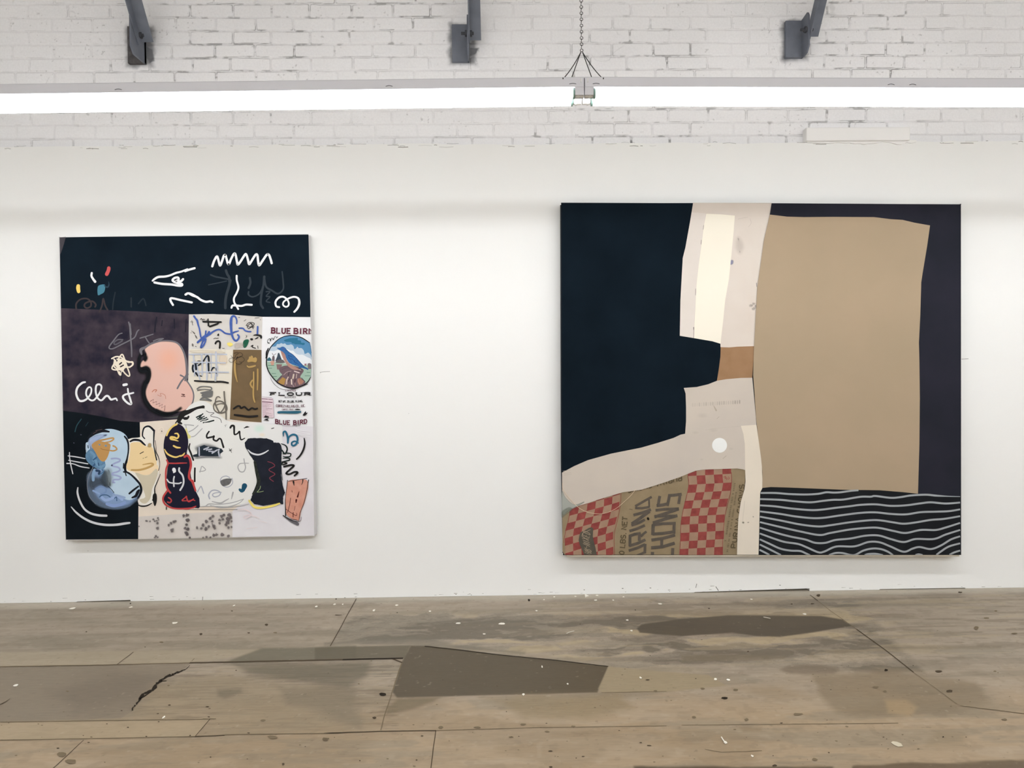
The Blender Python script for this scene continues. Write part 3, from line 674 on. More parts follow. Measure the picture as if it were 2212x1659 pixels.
class Art:
    def __init__(s, root, Y, clip): s.root = root; s.Y = Y; s.n = 0; s.hold = False; s.clip = clip; s.b = None
    def p3(s, p, dz=0): return at(p[0], p[1], s.Y-s.n*1.5e-5-dz)
    def begin(s, name, parent=None, label=None, each=False):
        s.end(); s.b = MB(); s.each = each; s.info = (name, parent or s.root, label)
    def cut(s):
        if getattr(s, 'each', False) and s.b.v: s.b.build(s.info[0], s.info[1]); s.b = MB()
    def end(s):
        if s.b is not None and s.b.v:
            o = s.b.build(s.info[0], s.info[1])
            if s.info[2]: o['label'] = s.info[2]
            s.last = o
        s.b = None
        return getattr(s, 'last', None)
    def poly(s, F, pts, m, sm=False, k=5, jit=0, within=None):
        s.cut(); P = F(pts)
        if sm: P = smooth(P, True, k)
        if jit:
            Q = []
            for a, b in zip(P, P[1:]+P[:1]):
                n_ = max(1, int(math.dist(a, b)/2)); Q += [(a[0]+(b[0]-a[0])*i/n_+random.uniform(-jit, jit), a[1]+(b[1]-a[1])*i/n_+random.uniform(-jit, jit)) for i in range(n_)]
            P = Q
        P = cliprect(P, *s.clip)
        if within:
            for a, d in zip(within, within[1:]+within[:1]):
                f = lambda p: (d[0]-a[0])*(p[1]-a[1])-(d[1]-a[1])*(p[0]-a[0]); Q = []
                for i in range(len(P)):
                    u, v = P[i-1], P[i]; fu, fv = f(u), f(v)
                    if (fu >= 0) != (fv >= 0): t = fu/(fu-fv); Q.append((u[0]+(v[0]-u[0])*t, u[1]+(v[1]-u[1])*t))
                    if fv >= 0: Q.append(v)
                P = Q
        if len(P) < 3: return
        s.n += 1; V3 = [s.p3(p) for p in P]
        s.b.add(V3, [tuple(t) for t in tessellate_polygon([V3])], m)
    def stroke(s, F, pts, wd, m, sm=True, closed=False, butt=False, k=6, px=False):
        """wd in the units of frame F (a number or one per point)"""
        s.cut(); sc = 1 if px else 1/F.o[2]
        ws = fitw(wd, len(pts))
        P = [(a[0], a[1]) for a in F(pts)]; Wd = [(w_*sc, 0) for w_ in ws]
        if sm and len(P) > 2: P = smooth(P, closed, k); Wd = smooth(Wd, closed, k)
        x0, y0, x1, y1 = s.clip
        n = len(P); s.n += 0 if s.hold else 1; L_ = []; R_ = []
        for i in range(n):
            a = P[i-1] if (closed or i > 0) else P[0]; c = P[(i+1) % n] if (closed or i < n-1) else P[-1]
            dx, dy = c[0]-a[0], c[1]-a[1]; l = math.hypot(dx, dy) or 1; h = max(Wd[i][0], .1)/2
            nx, ny = -dy/l*h, dx/l*h
            cp = lambda q: (min(max(q[0], x0), x1), min(max(q[1], y0), y1))
            L_.append(cp((P[i][0]+nx, P[i][1]+ny))); R_.append(cp((P[i][0]-nx, P[i][1]-ny)))
        vs = [s.p3(p, 1.1e-5*i_/n) for i_, pr in enumerate(zip(L_, R_)) for p in pr]
        fs = [(2*i, 2*i+1, 2*((i+1) % n)+1, 2*((i+1) % n)) for i in range(n if closed else n-1)]
        s.b.add(vs, fs, m)
        if not closed and not butt:
            for i in (0, n-1):
                r = max(Wd[i][0], .1)/2
                if r < .25: continue
                c = P[i]
                if not (x0+r < c[0] < x1-r and y0+r < c[1] < y1-r): continue
                s.b.add([s.p3((c[0]+r*math.cos(2*math.pi*j/10), c[1]+r*math.sin(2*math.pi*j/10)), 1.3e-5) for j in range(10)], [tuple(range(10))], m)
        if True:
            for i in range(1, n-1):     # round joins
                r = Wd[i][0]/2; c = P[i]; u, v = P[i-1], P[i+1]
                a1 = math.atan2(c[1]-u[1], c[0]-u[0]); a2 = math.atan2(v[1]-c[1], v[0]-c[0]); da = abs((a2-a1+math.pi) % (2*math.pi)-math.pi)
                if butt and sm: break
                if da < (.2 if not sm else .42): continue
                if r > .5 and x0+r < c[0] < x1-r and y0+r < c[1] < y1-r: s.b.add([s.p3((c[0]+r*math.cos(2*math.pi*j/8), c[1]+r*math.sin(2*math.pi*j/8)), 1.1e-5*i/n+2e-6) for j in range(8)], [tuple(range(8))], m)
    def soft(s, F, pts, rgb, edge, a=1.0, sm=True):
        """filled shape with a sprayed edge, edge in photo pixels"""
        s.cut(); m = mat(rgb, soft=True); P = F(pts)
        if sm: P = smooth(P, True, 5)
        n = len(P); s.n += 1; ar = sum(P[i-1][0]*P[i][1]-P[i][0]*P[i-1][1] for i in range(n)); sg = 1 if ar > 0 else -1
        x0, y0, x1, y1 = s.clip; cp = lambda q: (min(max(q[0], x0), x1), min(max(q[1], y0), y1))
        def off(e):
            o_ = []
            for i in range(n):
                u, v = P[i-1], P[(i+1) % n]; dx, dy = v[0]-u[0], v[1]-u[1]; l = math.hypot(dx, dy) or 1
                o_.append(cp((P[i][0]+dy/l*e*sg, P[i][1]-dx/l*e*sg)))
            return o_
        rings = [off(-edge/2), off(-edge/6), off(edge/6), off(edge/2)]; al = [a, a*.72, a*.28, 0]
        V3 = [s.p3(p) for p in rings[0]]; s.b.add(V3, [tuple(t) for t in tessellate_polygon([V3])], m, [a]*n)
        for r in range(3):
            vs = [s.p3(p) for p in rings[r]]+[s.p3(p) for p in rings[r+1]]
            s.b.add(vs, [(i, (i+1) % n, (i+1) % n+n, i+n) for i in range(n)], m, [al[r]]*n+[al[r+1]]*n)
    def glow(s, F, cx, cy, rx, ry, rgb, a=.5, base=(224, 184, 170)):
        m = mixmat(rgb, base); s.n += 1; n = 20; k = 1/F.o[2]; c0 = F([(cx, cy)])[0]; vs = [s.p3(c0)]; al = [a]
        for q, f in ((.25, .9), (.5, .6), (.75, .22), (1, 0)):
            for i in range(n):
                t = 2*math.pi*i/n; vs.append(s.p3((c0[0]+math.cos(t)*rx*k*q, c0[1]+math.sin(t)*ry*k*q))); al.append(a*f)
        fs = [(0, 1+i, 1+(i+1) % n) for i in range(n)]+[(1+k_*n+i, 1+k_*n+n+i, 1+k_*n+n+(i+1) % n, 1+k_*n+(i+1) % n) for k_ in range(3) for i in range(n)]
        s.b.add(vs, fs, m, al)
    def spray(s, F, pts, wd, rgb, a=1.0, sm=True, core=.3):
        m = mat(rgb, soft=True); sc = 1/F.o[2]; ws = fitw(wd, len(pts))
        P = [tuple(q) for q in F(pts)]; Wd = [(w_*sc, 0) for w_ in ws]
        if sm and len(P) > 2: P = smooth(P); Wd = smooth(Wd)
        n = len(P); s.n += 1; rows = []; x0, y0, x1, y1 = s.clip; cp = lambda q: (min(max(q[0], x0), x1), min(max(q[1], y0), y1))
        prof = [(-1, 0), (-.6, .45), (-core, 1), (core, 1), (.6, .45), (1, 0)]; al = []
        for i in range(n):
            u, v = P[max(i-1, 0)], P[min(i+1, n-1)]; dx, dy = v[0]-u[0], v[1]-u[1]; l = math.hypot(dx, dy) or 1; h = Wd[i][0]/2
            e = min(1, min(i, n-1-i)/2.0) if n > 5 else 1
            rows += [s.p3(cp((P[i][0]-dy/l*h*t, P[i][1]+dx/l*h*t))) for t, _ in prof]; al += [a*q*e for _, q in prof]
        s.b.add(rows, [(i*6+k, i*6+k+1, (i+1)*6+k+1, (i+1)*6+k) for i in range(n-1) for k in range(5)], m, al)
    def text(s, F, st, p0, p1, h, wd, m, serif=False, sag=0, gap=.22, hx=None):
        """letters from p0 to p1 along the baseline (frame units); h: cap height to the left of the direction"""
        adv = [(.5 if c in "I1" else .35 if c in " .,-" else 1.12 if c in "MW" else .85)+gap for c in st]; T = sum(adv)-gap
        dx, dy = p1[0]-p0[0], p1[1]-p0[1]; L_ = math.hypot(dx, dy); tx, ty = dx/L_, dy/L_; ux, uy = ty, -tx; u = 0
        if hx: ux, uy = hx
        s.n += 1; s.hold = True
        def mp(x, y):
            t = x/T; b = sag*4*t*(1-t); return (p0[0]+dx*t+ux*(y*h)-ty*b*0+(-uy*0)-ux*b, p0[1]+dy*t+uy*(y*h)-uy*b)
        for c, a in zip(st, adv):
            cw = a-gap
            for ln in GL.get(c, []):
                pts = [mp(u+q[0]*cw, q[1]) for q in ln]
                s.stroke(F, pts, wd, m, sm=False, butt=True)
            if serif:
                for q in SER.get(c, []):
                    s.stroke(F, [mp(u+q[0]*cw-.15, q[1]), mp(u+q[0]*cw+.15, q[1])], wd*.5, m, sm=False, butt=True)
            u += a
        s.hold = False
def arc(cx, cy, rx, ry, a0, a1, n=8): return [(cx+rx*math.cos(math.radians(a0+(a1-a0)*i/n)), cy+ry*math.sin(math.radians(a0+(a1-a0)*i/n))) for i in range(n+1)]
GL = {'A': [[(0,0),(.5,1),(1,0)],[(.2,.35),(.8,.35)]], 'B': [[(.08,0),(.08,1)],[(.08,1)]+arc(.55,.76,.35,.24,90,-90)+[(.08,.52)],[(.08,.52)]+arc(.6,.26,.38,.26,90,-90)+[(.08,0)]],
 'C': [arc(.55,.5,.5,.5,50,310,12)], 'D': [[(.08,0),(.08,1)],[(.08,1)]+arc(.4,.5,.55,.5,90,-90,10)+[(.08,0)]], 'E': [[(.95,1),(.08,1),(.08,0),(.95,0)],[(.08,.52),(.75,.52)]],
 'F': [[(.95,1),(.08,1),(.08,0)],[(.08,.5),(.72,.5)]], 'G': [arc(.55,.5,.5,.5,50,340,12)+[(.98,.45),(.6,.45)]], 'H': [[(.08,0),(.08,1)],[(.92,0),(.92,1)],[(.08,.5),(.92,.5)]],
 'I': [[(.5,0),(.5,1)]], 'K': [[(.08,0),(.08,1)],[(.9,1),(.1,.42)],[(.35,.6),(.95,0)]], 'L': [[(.08,1),(.08,0),(.95,0)]], 'M': [[(.04,0),(.04,1),(.5,.2),(.96,1),(.96,0)]],
 'N': [[(.08,0),(.08,1),(.92,0),(.92,1)]], 'O': [arc(.5,.5,.48,.5,0,360,16)], '0': [arc(.5,.5,.4,.5,0,360,14)], 'P': [[(.08,0),(.08,1)],[(.08,1)]+arc(.55,.73,.38,.27,90,-90)+[(.08,.46)]],
 'R': [[(.08,0),(.08,1)],[(.08,1)]+arc(.55,.74,.36,.26,90,-90)+[(.08,.48)],[(.45,.48),(.95,0)]], 'S': [arc(.5,.75,.42,.25,30,270,8)+arc(.5,.26,.44,.26,90,-150,8)],
 'T': [[(0,1),(1,1)],[(.5,1),(.5,0)]], 'U': [[(.08,1),(.08,.35)]+arc(.5,.35,.42,.35,180,360,8)+[(.92,1)]], 'W': [[(0,1),(.27,0),(.5,.8),(.73,0),(1,1)]], 'X': [[(0,0),(1,1)],[(0,1),(1,0)]],
 'Z': [[(.05,1),(.95,1),(.05,0),(.95,0)]], '.': [[(.2,0),(.5,0),(.5,.12)]], ',': [[(.4,.12),(.2,-.15)]], '-': [[(0,.45),(1,.45)]], '1': [[(.2,.8),(.55,1),(.55,0)]],
 '2': [arc(.5,.72,.4,.28,170,-30,7)+[(.08,0),(.95,0)]], '3': [arc(.48,.75,.38,.25,150,-90,8)+arc(.48,.26,.42,.26,90,-150,8)], '5': [[(.9,1),(.2,1),(.15,.58)]+arc(.48,.32,.42,.32,110,-140,8)]}
SER = {'B': [(0,0),(0,1)], 'L': [(.08,0),(.08,1)], 'U': [(.08,1),(.92,1)], 'E': [(0,0),(0,1)], 'I': [(.5,0),(.5,1)], 'R': [(.08,0),(0,1),(.95,0)], 'D': [(0,0),(0,1)], 'F': [(.08,0),(0,1)]}

def canvas(pts, Y, gap, names, sidemat, woodmat, drop):
    """stretched canvas: outline in photo pixels on plane Y, back to gap from the wall, on a slightly lower stretcher"""
    C0 = at(sum(p[0] for p in pts)/len(pts), max(p[1] for p in pts), Y)
    root = empty(names[0], (C0.x, 0, C0.z)); b = MB()
    F_ = [at(x, y, Y+.0012) for x, y in pts]; b.prism(F_, (0, -gap-(Y+.0012), 0), sidemat)
    o = b.build('canvas', root, bevel=.0035)
    b = MB(); x0, x1 = F_[0].x+.012, F_[1].x-.006; zt = F_[0].z-.02; zb = min(p.z for p in F_)-drop
    zl, zr = at(pts[-2][0], pts[-2][1], Y).z-drop, at(pts[-3][0], pts[-3][1], Y).z-drop
    yA, yB = Y+.004, -.0005
    for (a, c) in (((x0, zl), (x0+.06, zt)), ((x1-.06, zr), (x1, zt))): b.box((a[0], yA+.012, a[1]), (c[0], yB, c[1]), woodmat)
    b.prism([(x0, yA, zl), (x1, yA, zr), (x1, yA, zr+.06), (x0, yA, zl+.06)], (0, yB-yA, 0), woodmat)
    b.box((x0, yA+.012, zt-.06), (x1, yB, zt), woodmat)
    b.build('stretcher_bar', root); return root
YL, YR = -.062, -.082
NAVY, BLACK, INK = mat((16, 26, 35), .95, rgb2=(21, 33, 43), nscale=5, bump=.25, bscale=900, spec=.08), mat((16, 20, 30), .85), mat((26, 24, 24), .75)
WH, WH2, CRM = mat((240, 241, 243), .6), mat((214, 216, 220), .65), mat((238, 226, 206), .7)
CH_ = mat((40, 37, 50), .92, rgb2=(72, 63, 71), nscale=11, bump=.3, bscale=700, det=10, spec=.1)
rootL = canvas([(128.5,512.5),(665.5,506.5),(671,685),(674,850),(676,920),(679,1157),(142.5,1165.5),(136,887)], YL, .012, ('collage_painting',), mat((214, 212, 212), .8), mat((196, 192, 184), .8), .009)
tag(rootL, 'smaller upright collage painting with scribbles, blue bottle shape and flour sack', 'painting')
A = Art(rootL, YL, (100, 500, 690, 1175)); random.seed(21)
# ---- panels and their marks
A.begin('fabric_panel', label='black cloth panel along the top')
A.poly(ID, [(128.5,512.5),(665.5,506.5),(666.5,508),(671,685),(567,684.5),(500,679.5),(455,678.5),(408,679),(300,672.5),(230,669.5),(131,666),(129.5,580)], NAVY); pt = A.end()
A.begin('fabric_panel', pt, 'dark grey corner scrap')
A.poly(fA, [(60,92),(165,85),(130,210),(90,335),(64,380)], mat((62, 60, 66), .9, rgb2=(76, 72, 78), nscale=20)); A.end()
A.begin('fabric_panel', label='mottled charcoal purple panel')
A.poly(ID, [(131,665.8),(230,669.5),(300,672.5),(408,679),(407,760),(406,904),(302,912),(260,909),(215,899),(175,892),(136,887)], CH_); pc = A.end()
A.begin('fabric_panel', label='black cloth panel at the lower left')
A.poly(ID, [(136,887),(175,892),(215,899),(260,909),(302,912),(302.5,945),(300,1000),(298.5,1164.6),(142.5,1165.5),(139,1030)], mat((15, 21, 27), .95, rgb2=(21, 28, 34), nscale=5, bump=.25, bscale=900, spec=.08)); pb = A.end()
A.begin('fabric_panel', label='cream linen panel in the lower middle')
A.poly(ID, [(302,912),(406,904),(497,907),(566,913),(520,1090),(502,1105),(400,1111),(299,1116),(299.5,1000),(302.5,945)], mat((232, 219, 203), .85, rgb2=(224, 212, 198), nscale=8)); pl = A.end()
A.begin('fabric_panel', label='grey paper panel of blue and black scribbles')
A.poly(fD, [(60,68),(250,64),(450,62),(700,75),(1000,92),(1236,106),(1216,637),(1000,632),(765,628),(60,622)], mat((206, 201, 194), .85, rgb2=(212, 208, 203), nscale=10)); pg = A.end()
A.begin('fabric_panel', label='cream paper panel of lattice and grey scribbles')
A.poly(ID, [(408,754),(440,754.5),(504,755.3),(500,830),(497,906),(440,905),(400,902),(404,850),(408,800)], mat((226, 220, 206), .85, rgb2=(220, 212, 196), nscale=9)); pp = A.end()
A.begin('fabric_panel', label='brown paper panel with ochre strokes')
A.poly(ID, [(503.5,755.5),(540,755.3),(565,756),(564.7,912.4),(530,910),(496.3,906),(500,830)], mat((120, 98, 70), .85, rgb2=(110, 92, 66), nscale=14)); pw = A.end()
A.begin('fabric_panel', label='white flour sack panel')
A.poly(ID, [(567,684.4),(671,685),(674.2,780),(675.5,860),(676.5,922),(566,913.5),(565,756)], mat((233, 233, 235), .75)); ps = A.end()
A.begin('fabric_panel', label='lilac white cloth panel at the lower right')
A.poly(ID, [(566,913),(676.5,921.5),(679,1157),(502,1160.6),(502,1104),(520,1090),(545,1078),(560,1040),(570,980)], mat((222, 218, 223), .8, rgb2=(228, 226, 229), nscale=7)); A.end()
A.begin('fabric_panel', label='narrow pale panel with grey sprayed leopard spots')
A.poly(ID, [(299,1116),(380,1110.5),(450,1107),(502,1105),(502,1160.6),(400,1162.5),(298.7,1164.6)], mat((210, 203, 197), .85, rgb2=(216, 210, 204), nscale=10)); pq = A.end()
def wmark(F, pts, w_, m=WH, **k): A.stroke(F, pts, w_, m, **k)
A.begin('brush_scribble', pt, None, True)
wmark(fB, [(432,555),(460,470),(500,400),(520,420),(545,520),(560,540),(585,480),(615,390),(640,378),(660,440),(680,510),(700,515),(730,440),(775,358),(800,365),(825,480),(838,528),(880,480),(950,372),(975,370),(1000,450),(1018,522),(1050,480),(1120,372),(1150,378),(1160,460),(1178,540),(1230,470),(1300,370),(1335,375),(1360,440),(1378,505)], 36, k=4)
wmark(fB, [(150,585),(60,610),(0,632)], 34); wmark(fA, [(2100,602),(2000,640),(1920,660),(1820,700),(1740,718),(1640,725),(1580,755),(1545,785)], [30,30,32,32,34,36,34,28])
wmark(fA, [(1575,812),(1700,835),(1850,845),(1950,862),(2010,860),(2010,835),(1950,825),(1880,795),(1865,770),(1900,740),(1950,735),(1960,770),(1920,790),(1950,800),(2000,790),(2030,760)], 36)
wmark(fA, [(1870,1170),(1835,1110),(1830,1070),(1870,1065),(2000,1095),(2170,1130)], 34); wmark(fA, [(2075,1005),(2110,985),(2170,1000),(2260,1050)], 34)
wmark(fB, [(5,1005),(50,985),(120,1020),(190,1045),(250,1090),(330,1120),(400,1112),(435,1125)], 34)
wmark(fB, [(820,705),(822,780),(848,890),(820,980),(778,1060),(782,1130),(820,1190),(845,1235)], 30); wmark(fB, [(738,1215),(755,1180),(820,1180),(900,1185),(970,1165),(1060,1168)], 32)
wmark(fB, [(1498,1205),(1450,1190),(1440,1120),(1490,1055),(1560,1040),(1620,1080),(1650,1140),(1640,1185),(1600,1200),(1560,1170),(1570,1120),(1640,1070),(1730,1042),(1800,1065),(1818,1140),(1790,1220),(1738,1280)], [30,30,32,32,30,28,26,26,26,26,26,28,30,32,36,34,30])
wmark(fA, [(577,662),(572,710),(600,760),(630,800)], [34,34,36,40])
A.end()
A.begin('painted_dab', pt, None, True)
A.stroke(fA, [(362,868),(360,905),(368,955)], [58,62,56], mat((240, 205, 110))); A.stroke(fA, [(848,582),(842,620),(815,680)], [54,56,58], mat((205, 88, 88)))
A.poly(fA, [(690,860),(780,845),(790,900),(770,970),(720,1000),(690,1015),(672,1005),(668,920)], mat((72, 128, 148)), sm=True)
A.stroke(fA, [(775,855),(800,880),(830,885),(850,850),(845,800)], [10,24,26,20,8], mat((42, 62, 76)))
A.end()
gk = mat((48, 57, 65), .9); gk2 = mat((60, 52, 54), .9)
A.begin('faint_brush_line', pt, None, True)
for pts_, w_ in (([(405,690),(480,720),(560,735),(680,760)],26),([(650,620),(670,680),(700,730),(705,800)],40),([(720,780),(690,900),(660,1000),(640,1120),(640,1220)],42),([(370,850),(520,820),(660,790)],16),([(1030,740),(1040,820),(1010,900)],34),([(1010,960),(1010,1010),(1080,1040),(1180,990),(1240,880),(1260,720)],[26,26,24,24,30,40]),([(1240,880),(1215,1000),(1205,1150),(1240,1220)],36),([(1262,750),(1290,880),(1380,940),(1480,990),(1560,920),(1560,800),(1545,640)],[30,30,30,28,24,24,22]),([(1290,960),(1350,960),(1290,1030),(1350,1040),(1290,1110),(1350,1130)],20)):
    A.stroke(fB, pts_, w_, gk)
for pts_, w_ in (([(330,1240),(330,1150),(400,1080),(500,1070),(560,1120),(560,1190),(500,1220),(460,1190),(480,1140),(580,1110),(640,1160),(630,1200)],26),([(700,1280),(740,1180),(760,1070),(790,1180),(830,1250)],26)): A.stroke(fA, pts_, w_, gk2)
for pts_, w_ in (([(910,1240),(920,1120),(950,970)],20),([(1205,1200),(1205,1060)],26),([(1320,1150),(1400,1070),(1440,1180)],22)): A.stroke(fA, pts_, w_, mat((34, 44, 52)))
A.end()

A.begin('painted_mark', pc, 'large pink bottle shape with sprayed black edge')
A.spray(fC, [(1400,420),(1330,560),(1350,740),(1460,760),(1470,880),(1420,960),(1400,1100),(1440,1250),(1560,1380),(1740,1440),(1900,1400),(2040,1300)], [80,90,110,130,120,120,120,120,120,110,110,60], (14, 18, 24), .95)
A.soft(fC, [(1425,400),(1500,340),(1620,290),(1750,278),(1880,290),(1960,330),(2020,420),(2055,540),(2075,680),(2075,800),(2060,880),(2110,940),(2170,1020),(2200,1120),(2190,1220),(2130,1320),(2040,1375),(1900,1395),(1780,1405),(1650,1370),(1530,1290),(1460,1190),(1440,1080),(1470,980),(1510,880),(1520,780),(1490,700),(1430,680),(1360,680),(1370,610),(1430,540),(1450,480)], (224, 184, 170), 3.0, 1.0)
A.glow(fC, 1800, 560, 250, 270, (230, 174, 150), .9); A.glow(fC, 1640, 1180, 160, 170, (212, 178, 168), .8)
A.spray(fC, [(1400,470),(1440,540),(1400,590)], 90, (12, 16, 22), 1); A.spray(fC, [(1370,720),(1440,690),(1490,730),(1500,830),(1450,960)], [70,80,80,70,60], (12, 16, 22), .95)
A.spray(fC, [(1590,1360),(1740,1420),(1900,1400),(2020,1320)], 70, (16, 20, 24), .85)
gl = mat((112, 110, 116), .8)
A.stroke(fC, [(1370,480),(1360,410),(1430,370),(1520,310),(1620,280),(1700,235)], [28,50,36,24,26,28], gl); A.stroke(fC, [(1520,320),(1700,268),(1850,270),(1950,310),(2020,400),(2070,540),(2090,700),(2095,840),(2060,900)], [14,16,20,26,28,30,34,34,22], gl)
A.stroke(fC, [(1990,815),(2050,850),(2110,930),(2180,1050),(2200,1160),(2170,1280),(2100,1350)], [26,22,20,22,22,20,16], gl); A.stroke(fC, [(1940,1025),(2000,920),(2060,850),(2100,800)], [26,28,30,40], gl)
A.poly(fC, [(1700,1490),(1850,1480),(2000,1440),(2100,1370),(2110,1400),(1990,1480),(1850,1500)], mat((84, 86, 84)), sm=True)
A.stroke(fC, [(1510,1230),(1560,1200),(1550,1255),(1610,1235),(1600,1285),(1660,1260),(1650,1310),(1700,1280),(1690,1335),(1745,1300),(1735,1380)], 9, mat((96, 46, 44)), sm=False)
A.stroke(fC, [(1540,1080),(1570,1050),(1610,1050),(1590,1080)], 14, mat((190, 120, 96))); A.stroke(fC, [(1625,1130),(1680,1150),(1670,1105),(1740,1130),(1755,1190)], 9, mat((196, 134, 112)))
A.stroke(fC, [(2010,1118),(2055,1125)], 14, mat((70, 20, 22))); A.stroke(fC, [(2045,1130),(2005,1150),(2060,1152)], 13, mat((70, 20, 22)), sm=False)
A.end()
A.begin('painted_mark', pc, 'white and cream brush lettering and star scribble')
wmark(fC, [(470,925),(420,940),(350,1010),(330,1110),(370,1210),(430,1225),(500,1190),(560,1110),(570,1030),(535,1005),(495,1050),(490,1130),(540,1200),(600,1215),(660,1160),(720,1060),(730,990),(695,960),(650,980),(640,1070),(660,1160),(700,1205),(740,1210),(800,1150),(840,1150),(880,1200),(920,1195),(960,1185),(980,1215)], [28,34,34,34,34,34,30,26,26,26,28,28,28,28,28,28,30,30,30,30,28,30,32,32,34,30,28,26])
wmark(fC, [(1085,970),(1130,962)], 42)
wmark(fC, [(1150,1030),(1160,1100),(1190,1200),(1205,1270),(1160,1265),(1090,1200),(1075,1150),(1120,1120),(1180,1110),(1240,1095)], [26,28,32,34,32,34,32,30,28,26])
for pts_ in ([(895,550),(960,520),(1030,525),(1090,560),(1160,610),(1220,600),(1235,640),(1190,680),(1110,690),(1040,720),(950,730),(900,710),(915,660),(960,600),(930,560)],[(1040,495),(1070,490),(1110,590),(1140,680),(1180,800),(1160,830),(1100,780),(1060,720),(1010,640),(1000,560),(1040,500)],[(940,580),(930,670),(980,720),(1010,790),(1040,810),(1060,740),(1090,640),(1060,570),(980,560)],[(1130,590),(1210,610),(1230,640),(1180,690)],[(960,640),(1060,560),(1120,650),(1040,700),(980,660)],[(1000,560),(1110,620),(1060,740),(950,650)],[(1020,760),(1030,810)]):
    wmark(fC, pts_, 22, CRM, k=4)
A.poly(fC, [(960,620),(1050,560),(1110,610),(1120,680),(1060,740),(990,720)], CRM, sm=True)
for pts_ in ([(1020,640),(1050,615)],[(1035,680),(1080,655)]): A.stroke(fC, pts_, 22, mat((46, 38, 42)))
A.end()
A.begin('chalk_line', pc, None, True)
A.stroke(fC, [(1060,145),(1000,170),(920,270),(860,350),(860,390),(920,390),(1040,330),(1180,260),(1260,210),(1300,120),(1330,90)], [16,18,22,22,20,20,20,20,20,20,14], gl); A.stroke(fC, [(1070,250),(990,250),(930,300),(960,325),(1060,270)], 22, mat((92, 90, 98)))
A.stroke(fC, [(1185,0),(1190,120),(1200,260),(1210,400),(1212,520)], [26,26,24,24,18], gl); A.stroke(fA, [(1165,1445),(1190,1540),(1200,1640)], [22,26,26], gl)
A.stroke(fC, [(1345,225),(1430,200),(1555,160)], [18,20,14], gl); A.stroke(fC, [(1430,205),(1460,260),(1490,300)], [18,20,18], gl); A.stroke(fC, [(1560,270),(1640,240),(1715,232)], 20, gl)
dv_ = mat((34, 32, 44), .95)
for pts_, w_ in (([(1060,770),(1055,830),(1045,900)],18),): A.stroke(fC, pts_, w_, dv_)
for pts_, w_ in (([(1610,1370),(1590,1480),(1580,1600)],24),([(1700,1420),(1690,1500)],18),([(1890,1400),(1895,1540)],22),([(2080,1400),(2070,1600)],18)): A.stroke(fA, pts_, w_, dv_)
A.end()

A.begin('painted_mark', pl, 'pale figure with yellow body and black outline')
A.poly(fE, [(1150,360),(1380,320),(1400,220),(1440,160),(1500,160),(1560,220),(1565,440),(1620,700),(1650,860),(1600,1060),(1560,1300),(1540,1370),(1450,1420),(1330,1390),(1310,1300),(1330,1100),(1250,950),(1130,860),(1150,700),(1175,500)], mat((236, 232, 224)), sm=True, k=3)
A.poly(fE, [(1200,420),(1350,410),(1430,470),(1530,480),(1570,560),(1610,700),(1590,790),(1440,840),(1200,870),(1125,800),(1170,660),(1190,520)], mat((237, 210, 160)), sm=True, k=3)
A.poly(fE, [(1200,850),(1400,850),(1600,760),(1640,830),(1610,900),(1450,930),(1350,930)], mat((240, 216, 176)), sm=True, k=3)
A.poly(fE, [(1270,890),(1400,930),(1500,920),(1600,830),(1630,900),(1590,1030),(1540,1150),(1510,1300),(1440,1380),(1370,1370),(1340,1320),(1430,1280),(1380,1130),(1330,1000)], mat((206, 196, 172)), sm=True, k=3)
A.stroke(fE, [(1210,850),(1330,850),(1450,820),(1550,770),(1520,745),(1390,765)], [26,32,34,34,26,14], mat((196, 158, 98))); A.soft(fE, [(1480,430),(1520,430),(1520,480),(1470,480)], (190, 162, 110), 3, .8)
A.stroke(fE, [(1190,395),(1250,370),(1340,380),(1400,430),(1430,455)], [26,36,34,30,20], BLACK); A.stroke(fE, [(1420,350),(1385,300),(1400,200),(1440,160),(1500,160),(1570,225)], [18,20,24,26,30,34], BLACK)
A.stroke(fE, [(1570,225),(1565,350),(1565,460),(1590,600),(1610,690)], [28,20,16,18,20], BLACK); A.stroke(fE, [(1585,380),(1600,480),(1600,560),(1640,650),(1660,760),(1640,860)], [8,7,14,12,8,10], INK)
A.stroke(fE, [(1670,915),(1620,1040),(1580,1140),(1580,1240),(1550,1330)], [8,14,16,22,26], INK); A.poly(fE, [(1560,1230),(1605,1230),(1615,1330),(1590,1420),(1565,1400),(1545,1300)], INK, sm=True)
A.stroke(fE, [(1310,1400),(1360,1425),(1450,1420),(1530,1380)], [16,22,22,14], INK); A.stroke(fE, [(1345,590),(1400,560)], 12, INK); A.stroke(fE, [(1425,655),(1460,640)], 6, INK); A.stroke(fE, [(1390,665),(1405,660)], 6, INK)
A.end()
A.begin('painted_mark', pb, 'light blue bottle shape with orange and blue paint')
A.soft(fE, [(520,900),(505,1100),(540,1280),(680,1420),(900,1475),(1100,1460),(1240,1380),(1330,1250),(1000,1100),(760,820)], (92, 108, 128), 5, .95)
A.soft(fE, [(600,870),(590,1060),(640,1250),(760,1370),(950,1430),(1130,1420),(1250,1340),(1290,1240),(1000,1150),(820,980),(800,800)], (130, 156, 194), 9, 1)
A.soft(fE, [(560,1000),(640,960),(740,1000),(820,1110),(700,1100),(600,1150),(540,1100)], (72, 84, 98), 10, .8)
